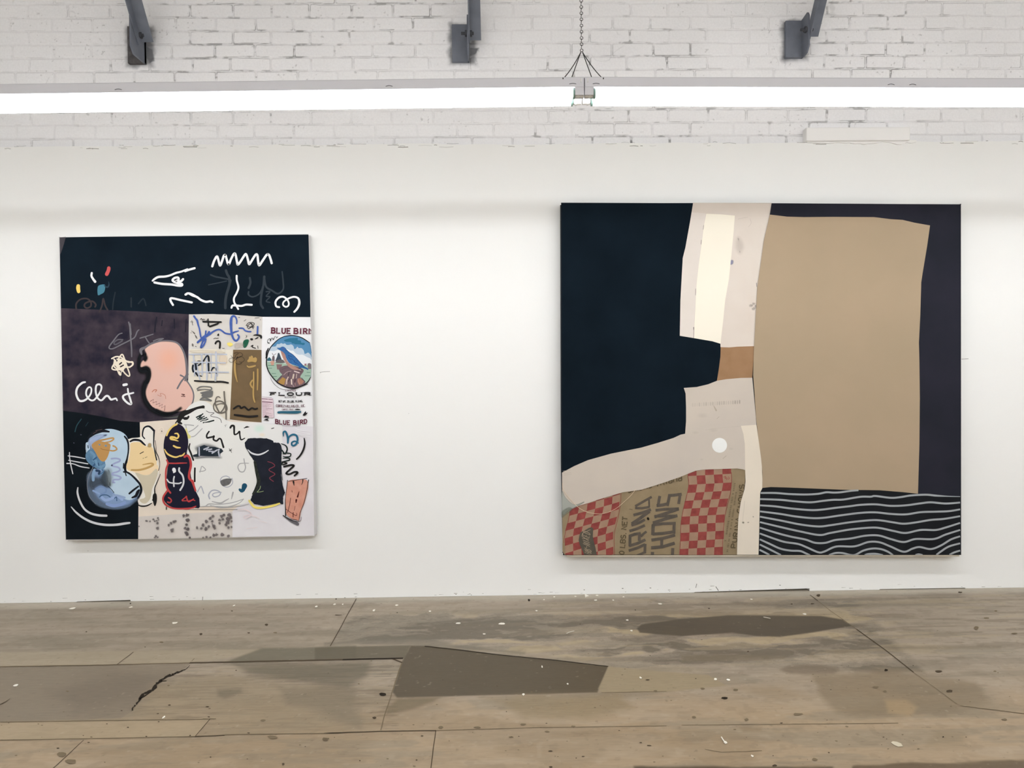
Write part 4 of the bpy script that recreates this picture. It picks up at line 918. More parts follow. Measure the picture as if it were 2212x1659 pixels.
A.poly(fE, [(480,430),(520,400),(560,320),(640,280),(740,215),(850,195),(960,210),(1080,260),(1150,350),(1165,500),(1150,640),(1110,760),(1100,860),(1170,920),(1280,980),(1340,1080),(1370,1180),(1300,1270),(1180,1330),(1050,1290),(930,1220),(850,1120),(800,960),(780,850),(720,730),(640,690),(530,700),(490,600)], mat((180, 204, 222), rgb2=(190, 212, 228), nscale=12), sm=True, k=3)
A.poly(fE, [(520,540),(600,500),(700,620),(780,700),(790,800),(740,830),(650,820),(560,770),(490,690),(480,600)], mat((104, 142, 172), rgb2=(80, 118, 150), nscale=30), sm=True)
A.soft(fE, [(530,380),(640,300),(820,290),(700,360),(600,440),(560,520)], (168, 186, 220), 6, .9)
A.soft(fE, [(760,860),(830,880),(870,1000),(850,1120),(780,1090),(720,980)], (66, 78, 88), 9, .85); A.soft(fE, [(820,840),(880,860),(900,1020),(860,1120),(830,1000)], (150, 164, 172), 10, .6)
A.poly(fE, [(590,430),(700,390),(860,430),(870,500),(830,640),(770,715),(700,680),(630,560),(580,480)], mat((190, 146, 88)), sm=True)
A.stroke(fE, [(610,430),(680,390),(800,360),(910,340),(920,365),(860,400),(780,410)], [30,28,26,26,26,22,16], mat((190, 146, 88))); A.stroke(fE, [(850,535),(920,545),(975,520),(950,480),(915,465)], [22,22,24,24,24], mat((190, 146, 88)))
for c_, r_ in (((700,445),16),((800,462),20)): A.stroke(fE, [(c_[0]-6, c_[1]), (c_[0]+6, c_[1]+3)], r_*1.6, mat((150, 168, 180)))
A.stroke(fE, [(720,505),(760,525),(850,535)], 7, mat((140, 98, 54))); A.stroke(fE, [(785,395),(830,380)], 14, mat((214, 216, 210)))
bl1, bl2, bl3 = mat((112, 150, 182)), mat((58, 92, 128)), mat((152, 176, 216))
for pts_, w_, m_ in (([(600,790),(640,730),(620,680)],30,bl2),([(560,560),(620,620),(600,700)],36,bl1),([(640,700),(660,760),(720,800),(780,770)],40,bl1),([(600,690),(650,650)],22,bl2),([(720,830),(760,850),(740,900),(690,930)],26,bl1),([(740,840),(760,880),(700,920)],12,bl2),([(620,850),(600,930),(600,1010)],46,mat((132,164,196))),([(680,740),(690,780)],16,mat((46,74,108))),([(650,860),(700,870),(690,910)],36,mat((40,62,92))),
    ([(640,1150),(720,1110),(800,1150),(790,1210),(700,1240)],26,mat((120,146,188))),([(700,1280),(740,1250),(820,1250),(880,1290)],16,bl2),([(740,1290),(800,1330),(900,1300),(980,1260),(1060,1320)],44,bl3),([(820,1390),(920,1420),(1040,1400),(1100,1370)],50,mat((136,160,206))),([(940,1300),(970,1280),(975,1340)],14,bl2),([(600,1180),(660,1210),(700,1230)],30,mat((142,168,208))),([(1100,1290),(1000,1260),(920,1250)],34,mat((146,168,204)))):
    A.stroke(fE, pts_, w_, m_)
lav = mat((160, 170, 208))
A.stroke(fE, [(890,670),(960,665),(1020,680),(1020,710),(950,740),(900,770),(920,790),(1000,810),(1025,850),(980,880),(910,900),(910,925),(980,940),(1040,970),(1010,1000),(930,1005),(910,1040),(940,1050)], 28, lav)
A.stroke(fE, [(840,1110),(890,1160),(930,1210)], 12, mat((30, 48, 70)))
A.stroke(fE, [(520,340),(620,260),(740,225),(850,240)], [30,60,54,26], BLACK); A.stroke(fE, [(560,260),(680,195),(740,160)], 12, BLACK); A.stroke(fE, [(640,225),(740,200)], 5, mat((110, 84, 78))); A.stroke(fE, [(600,270),(660,235)], 5, mat((110, 84, 78)))
A.stroke(fE, [(485,440),(485,520),(500,560)], 12, mat((176, 190, 204))); A.stroke(fE, [(515,460),(520,500)], 14, mat((36, 48, 64)))
A.stroke(fE, [(1100,315),(1140,370),(1160,450),(1158,560),(1140,660),(1110,750),(1095,800),(1100,850),(1125,940)], [26,30,26,22,22,24,24,18,16], BLACK); A.stroke(fE, [(1085,745),(1080,820)], 18, BLACK)
A.stroke(fE, [(1085,880),(1150,890),(1220,940),(1290,1010),(1345,1080),(1365,1170),(1340,1250),(1310,1300)], [24,26,30,34,34,40,34,20], BLACK); A.stroke(fE, [(1175,1225),(1240,1170),(1320,1110)], [30,32,26], BLACK); A.stroke(fE, [(1220,1290),(1280,1260),(1310,1200),(1330,1170)], [26,44,50,30], BLACK)
A.stroke(fE, [(600,800),(560,880),(520,980),(505,1100),(540,1270),(640,1390)], [8,8,8,7,7,5], mat((136, 140, 150)))
A.end()
A.begin('painted_line', pb, None, True)
for pts_, w_ in (([(222,570),(225,660),(245,780),(275,910)],[14,16,18,16]),([(200,625),(320,640),(470,668)],[14,18,14]),([(208,695),(350,722),(515,752)],[14,18,16]),([(180,745),(280,752),(400,795),(535,818)],[18,16,18,14]),([(355,1130),(350,1220),(390,1350),(460,1470),(560,1540),(690,1572),(810,1578)],[18,30,32,32,34,36,34])): wmark(fE, pts_, w_, WH2)
wmark(fG, [(250,700),(330,790),(450,880),(600,950),(780,985),(960,985),(1100,965),(1180,955)], [14,30,34,36,38,38,38,30], WH2)
A.stroke(fE, [(310,240),(340,140),(410,40)], 16, mat((40, 72, 80))); A.stroke(fE, [(480,150),(520,90)], 10, mat((32, 58, 66)))
for p_ in ((403,287),(290,418)): A.stroke(fE, [p_, (p_[0]+4, p_[1]+2)], 18, mat((70, 74, 92)))
A.end()
# white painted head and its marks
A.begin('painted_mark', pl, 'large white painted shape with black and grey scribbles')
A.poly(ID, [(385,960),(375,935),(383,912),(398,890),(415,872),(437,866),(455,874),(470,892),(490,908),(515,913),(540,925),(552,960),(556,1000),(552,1050),(545,1078),(520,1090),(480,1094),(440,1093),(424,1092),(410,1060),(404,1000),(400,975)], mat((230, 230, 226), .8), sm=True)
A.poly(ID, [(500,911),(566,913),(610,919),(610,1000),(560,1075),(535,1085),(552,1040),(548,960),(530,930)], mat((229, 229, 227)))
A.glow(fF, 1180, 560, 120, 90, (204, 228, 216), .9, (229, 229, 227)); A.glow(fF, 1225, 660, 70, 40, (234, 222, 204), .9, (229, 229, 227))
A.stroke(fF, [(-60,480),(-100,440),(-40,330),(60,290),(180,235),(290,212)], [30,60,90,64,40,46], INK); A.stroke(fF, [(60,270),(180,230),(310,235)], [30,20,8], INK); A.stroke(fM, [(1150,70),(1060,60),(920,50),(820,140),(720,260)], [120,90,80,60,40], INK)
A.stroke(fM, [(1240,0),(1180,80),(1080,90)], 80, INK)
dg = mat((22, 36, 34))
A.begin('painted_scribble', pl, None, True)
A.stroke(fF, [(180,380),(240,350),(280,325),(240,365),(195,405),(300,365),(220,420),(340,385),(250,440),(360,410),(290,465),(380,450),(455,430)], 22, dg, sm=False)
A.stroke(fF, [(335,275),(380,300),(460,310),(410,345),(420,365),(500,380),(560,410),(578,465)], 8, INK)
A.stroke(fF, [(380,605),(345,660),(350,705),(390,700),(440,690),(460,680),(450,730),(500,755),(540,720),(570,730),(590,790),(610,855)], [24,26,28,28,28,26,28,28,26,26,28,32], INK)
A.stroke(fF, [(720,545),(740,515),(775,520),(780,580),(785,650),(830,640),(865,605),(870,660),(890,735),(950,712)], [32,32,34,30,26,24,26,24,24,14], INK)
A.stroke(fF, [(655,500),(630,512)], 7, mat((120,120,120))); A.stroke(fF, [(645,520),(640,530)], 7, mat((120,120,120))); A.stroke(fF, [(940,548),(1015,532)], 14, INK); A.stroke(fF, [(965,538),(990,530)], 24, INK); A.stroke(fF, [(1375,560),(1412,548)], 12, INK)
A.stroke(fF, [(75,800),(60,870),(90,950),(130,1060)], [18,28,30,28], INK); A.stroke(fF, [(155,1190),(152,1300),(152,1400)], 28, INK)
A.spray(fF, [(150,900),(300,850),(450,870),(580,930)], [120,140,120,60], (90, 92, 96), .6); A.spray(fF, [(130,1030),(350,1010),(600,1020)], 60, (110, 112, 118), .6)
A.poly(fF, [(120,980),(190,960),(200,860),(300,820),(380,850),(470,850),(580,880),(610,920),(560,960),(560,1000),(400,1000),(250,995),(200,1010),(130,1010)], mat((26, 36, 46), rgb2=(40, 50, 60), nscale=25))
A.stroke(fF, [(300,890),(370,860),(340,900),(420,885),(380,920),(450,925),(430,950),(500,905),(540,890),(530,930),(545,1000)], 24, mat((186, 190, 202)), sm=False); A.stroke(fF, [(222,860),(224,985)], 22, mat((186, 190, 202)))
gr1, gr2 = mat((172, 172, 172)), mat((174, 177, 188))
for pts_, w_, m_ in (([(-10,498),(60,500),(135,510)],16,gr1),([(10,500),(20,560),(45,640)],14,gr1),([(60,610),(130,575),(205,510)],14,gr1),([(100,690),(160,670),(270,560)],14,gr1),
    ([(235,1255),(250,1200),(268,1160),(325,1210),(290,1235),(230,1240)],14,gr1),([(935,1040),(945,1100),(960,1180),(930,1245),(870,1240),(840,1170),(870,1120),(930,1110),(1010,1110)],[16,18,18,18,18,16,16,14,12],gr1),
    ([(710,1340),(650,1315),(580,1340),(562,1400),(590,1460),(660,1492),(720,1470),(755,1420),(745,1350)],14,gr2),([(195,1570),(240,1490),(260,1490),(295,1590)],18,gr2)): A.stroke(fF, pts_, w_, m_)
A.poly(fF, [(560,1400),(630,1360),(730,1355),(735,1390),(700,1450),(600,1475)], mat((112, 112, 112), rgb2=(96,96,96), nscale=60), sm=True)
A.stroke(fH, [(390,570),(375,510),(420,445),(490,435),(560,470),(540,520),(470,540),(435,510),(470,480),(575,468)], [22,22,20,20,18,18,18,18,16,14], gr2)
for pts_, w_ in (([(430,615),(560,640),(640,600),(695,570)],[14,24,18,10]),([(762,470),(750,520),(738,575)],[24,22,10]),([(180,700),(320,690),(380,655),(560,658),(760,630),(930,575)],[8,14,18,14,14,12]),([(930,575),(860,640),(720,690),(560,710),(400,675)],12),([(330,690),(480,690),(640,700),(860,690),(1010,655)],12),([(450,685),(560,712),(760,700)],16)): A.stroke(fH, pts_, w_, gr1)
A.stroke(fH, [(870,425),(900,445),(930,430)], [40,56,50], mat((30, 84, 108))); A.stroke(fH, [(925,425),(945,365)], [60,86], mat((26, 78, 104)))
for a_ in (([(700,880),(740,940)],6),([(742,882),(700,915)],6),([(712,910),(740,905)],6)): A.stroke(fF, a_[0], a_[1]+2, INK)
A.stroke(fF, [(15,560),(30,640),(60,690)], [22,40,60], mat((226, 218, 140)))
A.stroke(fH, [(0,742),(400,742),(830,742)], [7,9,7], mat((120, 112, 104)))
A.end()
A.begin('painted_mark', pl, 'dark skittle shape outlined in red and yellow')
A.poly(fE, [(1940,110),(2020,150),(2080,240),(2110,360),(2110,480),(2090,580),(2120,640),(2160,760),(2150,900),(2180,1050),(2212,1150),(2260,1300),(2290,1450),(2200,1450),(1980,1460),(1850,1440),(1760,1380),(1720,1300),(1760,1200),(1780,1120),(1770,960),(1790,740),(1750,620),(1720,500),(1740,330),(1810,200),(1880,130)], mat((30, 22, 44), rgb2=(24, 22, 40), nscale=14), sm=True, k=3)
A.poly(fE, [(1790,760),(2130,750),(2130,950),(2200,1120),(2290,1300),(2300,1440),(2100,1460),(1900,1450),(1760,1370),(1730,1290),(1800,1200),(1780,960)], mat((20, 22, 42)))
red, yel = mat((196, 72, 72), rgb2=(178, 60, 62), nscale=30), mat((236, 204, 118))
A.stroke(fE, [(1770,690),(1790,750),(1760,840),(1755,960),(1770,1120),(1830,1215)], [24,28,26,26,30,28], red); A.stroke(fE, [(1780,1180),(1720,1270),(1715,1340),(1760,1410),(1880,1460),(2060,1465),(2200,1450)], [30,30,28,26,24,24,20], red)
A.stroke(fE, [(2055,640),(2100,620),(2140,670),(2155,780),(2130,900),(2130,980),(2180,1040),(2230,1180)], [36,36,38,38,36,36,34,28], red); A.stroke(fE, [(1800,742),(1900,744),(2000,740),(2090,738)], [20,22,20,12], red)
A.stroke(fH, [(0,560),(20,530),(30,590),(60,620),(120,590),(155,600)], 16, red); A.stroke(fH, [(-20,735),(60,730),(170,690)], 18, red); A.stroke(fF, [(120,1380),(140,1440),(150,1520)], 18, red)
A.stroke(fE, [(1800,1290),(1830,1310),(1845,1340),(1820,1370),(1785,1360)], 22, red); A.stroke(fE, [(2015,1330),(2085,1270),(2110,1340),(2020,1340)], 18, red, sm=False); A.stroke(fE, [(2110,1345),(2160,1330),(2200,1310)], 14, red)
A.stroke(fE, [(1770,300),(1800,230),(1860,160),(1930,120)], [26,28,28,30], yel); A.stroke(fE, [(1735,520),(1780,590),(1850,630),(1920,645),(1990,620)], [14,26,28,26,20], yel); A.stroke(fE, [(1990,630),(2030,610),(2055,580)], [22,26,16], yel)
A.stroke(fE, [(1900,270),(1940,270),(1960,310),(1935,345),(1890,330),(1840,330),(1840,355),(1900,370),(1955,390)], [18,24,26,26,32,40,34,26,10], yel); A.stroke(fE, [(1880,465),(1930,490),(1985,495)], [26,30,20], yel)
A.stroke(fE, [(1885,840),(1890,870),(1880,890)], [56,56,20], WH); A.stroke(fE, [(1970,820),(1970,870),(2020,930),(2040,1010),(2030,1090),(1985,1170)], 28, WH2); A.stroke(fE, [(1775,1000),(1810,1045),(1880,1060),(1960,1065),(2000,1050)], 22, WH2); A.stroke(fE, [(1890,955),(1880,1010),(1885,1110)], 24, WH2)
A.stroke(fE, [(1765,1440),(1765,1475)], 20, mat((90, 86, 80))); A.stroke(fE, [(1635,200),(1700,170),(1720,240),(1640,250)], 10, mat((240, 228, 214))); A.stroke(fE, [(1690,230),(1694,234)], 14, INK)
A.end()

A.begin('painted_mark', pg)
blu = mat((62, 88, 156), rgb2=(74, 102, 176), nscale=30)
A.stroke(fL, [(168,150),(230,240),(290,320),(330,480),(380,640),(410,820),(440,980)], [80,70,80,66,60,64,60], blu)
A.stroke(fL, [(310,1190),(420,1100),(560,1000),(700,900),(800,860),(900,780),(1050,700),(1180,680),(1280,730),(1400,820),(1520,850),(1640,850),(1780,780),(1940,735)], [80,90,110,110,80,66,64,64,66,64,66,66,64,40], blu)
A.stroke(fL, [(640,740),(630,840),(600,960),(560,1080),(500,1200),(440,1390),(520,1340),(600,1200),(640,1060)], [60,60,70,80,70,70,66,64,60], blu); A.stroke(fL, [(770,780),(700,880),(560,980),(400,1120)], [90,80,110,90], blu)
A.stroke(fL, [(1865,440),(1870,320),(1820,190),(1750,140),(1670,190),(1640,340),(1640,560),(1660,800),(1720,1010),(1810,1120),(1900,1090),(1960,970),(1910,890)], [50,56,64,76,90,110,106,90,80,80,72,70,70], blu)
A.stroke(fD, [(860,287),(920,290),(955,325),(1000,340),(1045,342)], 24, blu); A.stroke(fD, [(1155,265),(1150,380)], 28, blu)
A.stroke(fL, [(530,365),(900,375),(1240,380),(1100,450),(800,560),(745,520),(735,400),(728,260)], [70,74,70,74,76,70,60,50], INK, sm=False)
A.stroke(fL, [(1020,1235),(1060,1170),(1140,1140),(1200,1190),(1200,1300),(1190,1410)], 74, INK)
A.stroke(fL, [(1140,860),(1130,900)], [50,76], INK)
A.stroke(fD, [(970,245),(1010,200),(1060,195),(1100,210),(1080,250),(1010,290),(990,260),(1040,210),(1070,230),(1080,300)], 9, INK); A.stroke(fD, [(975,240),(1040,270),(1100,265)], 8, INK); A.stroke(fD, [(1010,300),(1060,240),(1030,200)], 8, INK)
A.stroke(fD, [(1090,400),(1130,395),(1200,410),(1210,440)], [12,24,36,30], INK); A.poly(fD, [(1035,450),(1070,445),(1085,470),(1060,485),(1035,470)], INK); A.stroke(fD, [(1050,575),(1080,560),(1070,590),(1120,605)], 14, INK); A.stroke(fD, [(1120,455),(1160,435)], 16, INK); A.stroke(fD, [(1155,570),(1160,610)], 9, INK)
for a_, w_ in (([(80,185),(130,190)],6),([(105,165),(120,240)],7),([(110,540),(115,570),(128,550),(112,535)],9),([(165,575),(175,582)],12),([(100,330),(130,350)],7),([(130,350),(150,375)],12),([(160,400),(190,450)],12),([(165,430),(185,420)],7),([(240,150),(260,130),(270,158),(290,145),(310,150)],10),([(340,165),(370,140),(370,165)],9),([(455,455),(480,445),(500,450),(530,445)],9),([(970,395),(980,430)],6),([(850,115),(870,118)],9),([(935,175),(970,150)],7),([(595,607),(625,606)],7),([(90,360),(95,362)],9),([(1110,125),(1180,118)],6),([(985,405),(965,440)],5),([(1195,150),(1200,155)],8)): A.stroke(fD, a_, w_, mat((74, 70, 66)))
A.poly(fD, [(668,525),(720,515),(762,545),(720,578),(680,560)], mat((240, 222, 120)), sm=True); A.poly(fD, [(930,490),(980,465),(1015,480),(990,560),(950,602),(918,570)], mat((30, 92, 68)), sm=True)
A.soft(fD, [(800,530),(900,520),(920,580),(800,610)], (202, 190, 180), 6, .45)
A.end()
A.begin('painted_mark', pp)
A.soft(fD, [(550,725),(660,730),(660,850),(550,860)], (240, 220, 196), 5, .5); A.soft(fD, [(100,640),(500,640),(640,680),(500,690),(150,680)], (232, 222, 204), 4, .6)
lb_ = mat((184, 190, 204))
for pts_, w_ in (([(60,705),(300,700),(660,705)],20),([(110,830),(400,835),(640,840)],20),([(140,985),(400,985),(690,990)],20),([(130,700),(145,900),(150,1040)],22),([(180,830),(200,960),(235,1100)],24),([(260,700),(270,860),(270,1030)],22),([(330,700),(345,900),(345,1110)],24),([(410,690),(415,880),(415,1080)],14),([(490,670),(495,860),(480,1120)],26),([(520,900),(515,1050)],16)): A.stroke(fD, pts_, w_, lb_)
nk = mat((22, 30, 42))
for pts_, w_ in (([(125,880),(118,930),(130,980)],30),([(150,850),(200,850)],12),([(165,860),(175,940)],34),([(210,880),(250,850)],20),([(290,810),(340,735),(370,740),(378,810)],[20,24,28,28]),([(370,850),(372,900),(375,965)],26),([(415,965),(440,920),(465,915)],[16,24,18]),([(490,925),(495,960)],10),([(170,1000),(200,1045)],[30,22]),([(235,1045),(265,1052)],14),([(200,808),(240,808)],10),([(380,1000),(400,1002)],10),([(488,1003),(502,1008)],12)): A.stroke(fD, pts_, w_, nk)
A.stroke(fD, [(150,1125),(400,1140),(580,1140),(685,1158)], [24,30,30,26], INK); A.stroke(fD, [(470,1128),(490,1130)], 14, mat((200,196,190)))
gy = mat((112, 112, 110))
A.stroke(fD, [(190,1255),(230,1225),(300,1215),(400,1225),(420,1250),(400,1270),(300,1260),(200,1275)], [20,20,16,18,22,20,16,20], gy); A.poly(fD, [(240,1310),(420,1280),(440,1320),(420,1380),(340,1390),(260,1370),(270,1340)], gy, sm=True); A.stroke(fD, [(240,1425),(300,1390),(420,1440)], [22,26,18], gy); A.stroke(fD, [(240,1425),(340,1430),(410,1445)], 18, gy)
g3_ = mat((108, 102, 94))
A.stroke(fF, [(620,-30),(625,60),(640,180),(650,300),(650,410)], [22,22,22,22,18], g3_)
A.stroke(fF, [(560,70),(530,50),(495,70),(480,160),(520,260),(560,310),(640,290),(665,240),(640,170),(560,120),(480,140),(450,200),(470,270),(540,310),(600,260),(630,180),(580,160),(500,180)], [12,14,18,20,22,22,22,22,20,18,18,18,18,20,20,18,16,14], g3_)
A.end()
A.begin('painted_mark', pw)
oc = mat((182, 150, 92))
for pts_, w_ in (([(800,800),(790,900),(800,1020),(830,1140)],[22,30,30,14]),([(985,885),(1010,905),(1060,900),(1115,885)],[14,24,30,22]),([(1155,940),(1155,1100),(1150,1270)],[24,24,16]),([(1090,985),(1090,1150),(1085,1300),(1090,1400),(1110,1465)],[20,24,26,26,20]),([(1070,1115),(1040,1170),(1060,1220),(1090,1250)],[20,30,26,22])): A.stroke(fD, pts_, w_, oc)
A.poly(fD, [(990,800),(1010,780),(1020,740),(1040,740),(1050,725),(1075,730),(1085,760),(1120,750),(1145,780),(1125,830),(1060,822),(1000,830)], oc, sm=True)
A.stroke(fD, [(770,1570),(830,1530),(870,1530),(890,1560),(940,1540),(970,1560),(1010,1590),(1060,1560),(1110,1575),(1150,1565)], [24,28,30,28,28,28,28,26,28,24], INK); A.stroke(fF, [(785,340),(900,355),(1020,368),(1150,358)], [28,34,34,30], INK)
for pts_ in ([(775,690),(830,670),(840,700),(810,710),(790,760),(750,750),(730,720)],[(840,680),(890,680),(915,720),(870,740),(830,760)],[(830,760),(900,740),(945,790),(900,830),(860,820)],[(760,760),(710,770),(700,810),(740,830),(790,800),(830,760)],[(820,780),(800,840),(860,860),(900,840)]): A.stroke(fD, pts_, 5, INK)
A.stroke(fD, [(820,765),(835,745)], 14, INK)
A.end()

A.begin('painted_mark', pl, 'dark boot shape with yellow sole and zigzags')
A.poly(fF, [(950,780),(1000,720),(1060,710),(1180,710),(1300,715),(1400,750),(1410,780),(1500,785),(1530,830),(1540,900),(1530,1100),(1530,1300),(1545,1420),(1580,1560),(1590,1580),(1560,1640),(1560,1760),(1540,1768),(1500,1740),(1250,1790),(1100,1760),(1040,1700),(1090,1560),(1150,1480),(1160,1400),(1135,1330),(1130,1200),(1100,1080),(1030,980),(985,900),(955,850)], mat((22, 26, 38), rgb2=(30, 34, 46), nscale=18), jit=.35)
A.stroke(fF, [(1110,1090),(1140,1250),(1170,1400),(1130,1520),(1080,1600)], [40,50,60,50,30], mat((20, 26, 24), rgb2=(52, 58, 50), nscale=90))
A.stroke(fH, [(1020,600),(1070,670),(1130,712),(1250,712),(1400,680),(1500,645)], [30,38,36,34,34,24], mat((238, 218, 112))); A.stroke(fF, [(1000,895),(1060,950),(1160,975),(1250,950),(1325,905)], [12,26,26,24,14], WH2)
A.stroke(fF, [(1315,1085),(1390,1110),(1425,1155),(1345,1200),(1345,1230),(1430,1285),(1345,1345),(1405,1400)], 12, mat((130, 58, 72))); A.stroke(fH, [(1145,465),(1190,410),(1200,370)], 10, mat((150, 170, 120))); A.stroke(fH, [(1150,465),(1200,460),(1245,450)], 9, mat((150, 170, 120)))
A.begin('painted_scribble', pl, None, True)
A.stroke(fF, [(1530,800),(1600,830),(1625,890),(1590,960),(1540,900)], [12,20,24,26,20], dg); A.stroke(fF, [(1560,960),(1620,950),(1680,960),(1670,1000),(1600,1010),(1560,1000)], [16,18,18,18,16,14], dg); A.stroke(fF, [(1560,1030),(1650,1030),(1660,1060),(1560,1090),(1540,1130)], [14,20,20,22,20], dg); A.stroke(fF, [(1545,1090),(1620,1110),(1560,1135)], 22, INK)
A.stroke(fF, [(1575,1165),(1680,1140),(1730,1150),(1680,1200),(1610,1270),(1660,1285),(1740,1250),(1790,1260),(1740,1310)], [30,32,32,28,30,28,30,34,26], INK)
A.stroke(fF, [(1895,715),(1905,800),(1880,900),(1830,990),(1775,1045)], [18,28,30,28,24], INK); A.stroke(fF, [(1530,1000),(1530,1200),(1550,1380)], 8, BLACK)
tl = mat((38, 100, 128)); A.stroke(fF, [(1565,680),(1565,620),(1595,605),(1620,650),(1635,720),(1635,790),(1650,700),(1710,655),(1770,670),(1790,730),(1770,800),(1730,830),(1700,820),(1700,780),(1750,760),(1800,790)], [12,26,30,32,32,26,26,30,32,32,30,28,28,26,24,20], tl)
A.end()
A.begin('painted_mark', pl, 'orange tumbler shape with black pen lines')
orr = mat((204, 140, 120), rgb2=(214, 158, 138), nscale=26)
A.poly(fH, [(1640,290),(1760,265),(1900,262),(1955,300),(1960,400),(1930,520),(1900,640),(1850,760),(1820,900),(1780,915),(1650,860),(1600,780),(1590,620),(1610,450)], orr, sm=True, k=3)
A.stroke(fH, [(1630,275),(1620,380),(1610,450),(1595,600),(1600,760),(1600,840)], [10,10,8,10,16,18], INK); A.stroke(fH, [(1965,270),(1950,360),(1930,480),(1890,640),(1830,800),(1810,930)], [12,10,9,9,9,8], INK)
A.stroke(fH, [(1640,295),(1760,275),(1940,245)], [8,10,8], INK); A.stroke(fH, [(1725,300),(1735,360)], [30,8], INK); A.stroke(fH, [(1875,270),(1870,310),(1855,345)], [18,12,8], INK)
for pts_, w_ in (([(1680,560),(1660,680),(1630,790)],9),([(1815,455),(1790,540)],[8,26]),([(1770,590),(1765,630)],[30,16]),([(1600,730),(1680,790),(1770,840),(1775,800)],8),([(1720,790),(1718,860)],12),([(1750,690),(1735,760)],6),([(1660,890),(1790,910)],8),([(1700,440),(1705,465)],8),([(1850,860),(1840,920),(1810,935)],6)): A.stroke(fH, pts_, w_, mat((80, 24, 20)))
A.stroke(fH, [(1560,840),(1620,880),(1700,930),(1790,975)], [14,30,44,50], mat((104, 102, 106))); A.stroke(fH, [(1560,835),(1680,910),(1800,940)], 12, INK)
A.end()
A.clip = (100, 500, 673.6, 1175)
A.begin('painted_mark', ps, 'printed flour sack lettering and blue bird in a round landscape')
mar = mat((98, 34, 56)); bk_ = mat((28, 26, 30)); pr_ = mat((120, 88, 100))
A.text(fK, 'BLUE', (385,355), (1160,378), 205, 50, mar, True, gap=.30); A.text(fK, 'BIR', (1285,378), (1820,388), 205, 50, mar, True, gap=.30); A.text(fK, 'I', (1850,388), (1935,390), 205, 44, mar, True); A.stroke(fK, [(1890,185),(1950,225),(1972,290)], 26, mar, sm=False, butt=True); A.stroke(fK, [(1930,385),(1975,350)], 22, mar, sm=False, butt=True)
# roundel
CIRC = [(1180,455),(1400,475),(1600,540),(1760,640),(1910,740),(1950,900),(1985,1150),(1995,1400),(1985,1650),(1975,1900),(1960,2100),(1830,2330),(1600,2480),(1350,2545),(1100,2540),(850,2460),(600,2330),(400,2100),(270,1850),(215,1650),(205,1450),(240,1200),(330,950),(470,780),(650,620),(850,510),(1020,465)]
CP = fK(CIRC); A.poly(fK, CIRC, mat((84, 136, 176)))
A.poly(fK, [(900,640),(1100,570),(1300,550),(1440,560),(1440,640),(1560,660),(1580,740),(1700,750),(1720,800),(1660,840),(1560,815),(1330,805),(1300,780),(1200,770),(1180,720),(960,700)], mat((44, 110, 140)), sm=True)
A.poly(fK, [(340,960),(440,900),(560,890),(620,800),(700,800),(780,760),(860,790),(930,770),(1000,830),(1100,830),(1180,810),(1270,880),(1300,990),(1360,980),(1430,900),(1480,960),(1590,960),(1680,1060),(1720,1190),(1840,1140),(1900,1170),(1975,1300),(1990,1750),(215,1750),(225,1300)], mat((184, 200, 214)), sm=True, k=3, within=CP)
A.poly(fK, [(290,1080),(500,1080),(640,1030),(760,1050),(1000,1000),(1160,1060),(1260,1060),(1360,1170),(1500,1220),(1640,1220),(1800,1310),(1985,1420),(1990,1800),(215,1800),(225,1300)], mat((226, 230, 234)), sm=True, k=3, within=CP)
A.poly(fK, [(208,1490),(500,1500),(900,1560),(1500,1650),(1985,1620),(1975,1900),(1958,2080),(1830,2320),(1600,2480),(1350,2540),(1100,2535),(850,2455),(600,2325),(400,2100),(270,1850),(215,1650)], mat((158, 184, 166)), within=CP)
dgr, gry_ = mat((58, 84, 88)), mat((100, 96, 98))
A.poly(fK, [(540,1480),(620,1300),(650,1160),(700,1140),(760,1300),(800,1400),(820,1480)], mat((56, 70, 84))); A.poly(fK, [(225,1470),(230,1390),(310,1310),(390,1400),(400,1470)], mat((48, 96, 112))); A.poly(fK, [(560,1540),(580,1450),(700,1410),(860,1420),(960,1540),(760,1560)], gry_)
A.poly(fK, [(410,1460),(430,1290),(480,1250),(520,1300),(520,1500)], mat((104, 92, 98))); A.stroke(fK, [(420,1160),(480,1240),(570,1180)], 20, mat((120,110,112))); A.poly(fK, [(370,1560),(330,1500),(470,1450),(510,1520),(480,1640),(380,1640)], mat((196, 150, 132)))
for y_, xa, xb_ in ((470,240,410),(680,400,570),(800,450,610),(630,1800,1930),(770,1730,1950),(360,260,500)): A.stroke(fK2, [(xa, y_), (xb_, y_+2)], 18, mat((70, 112, 96)))
A.poly(fK2, [(590,310),(820,310),(790,420),(700,520),(620,520)], mat((132, 104, 104))); A.poly(fK2, [(1830,290),(1900,260),(1980,300),(1975,500),(1850,500)], mat((120, 108, 110))); A.poly(fK2, [(1700,290),(1800,285),(1780,370),(1720,370)], mat((150, 112, 116)))
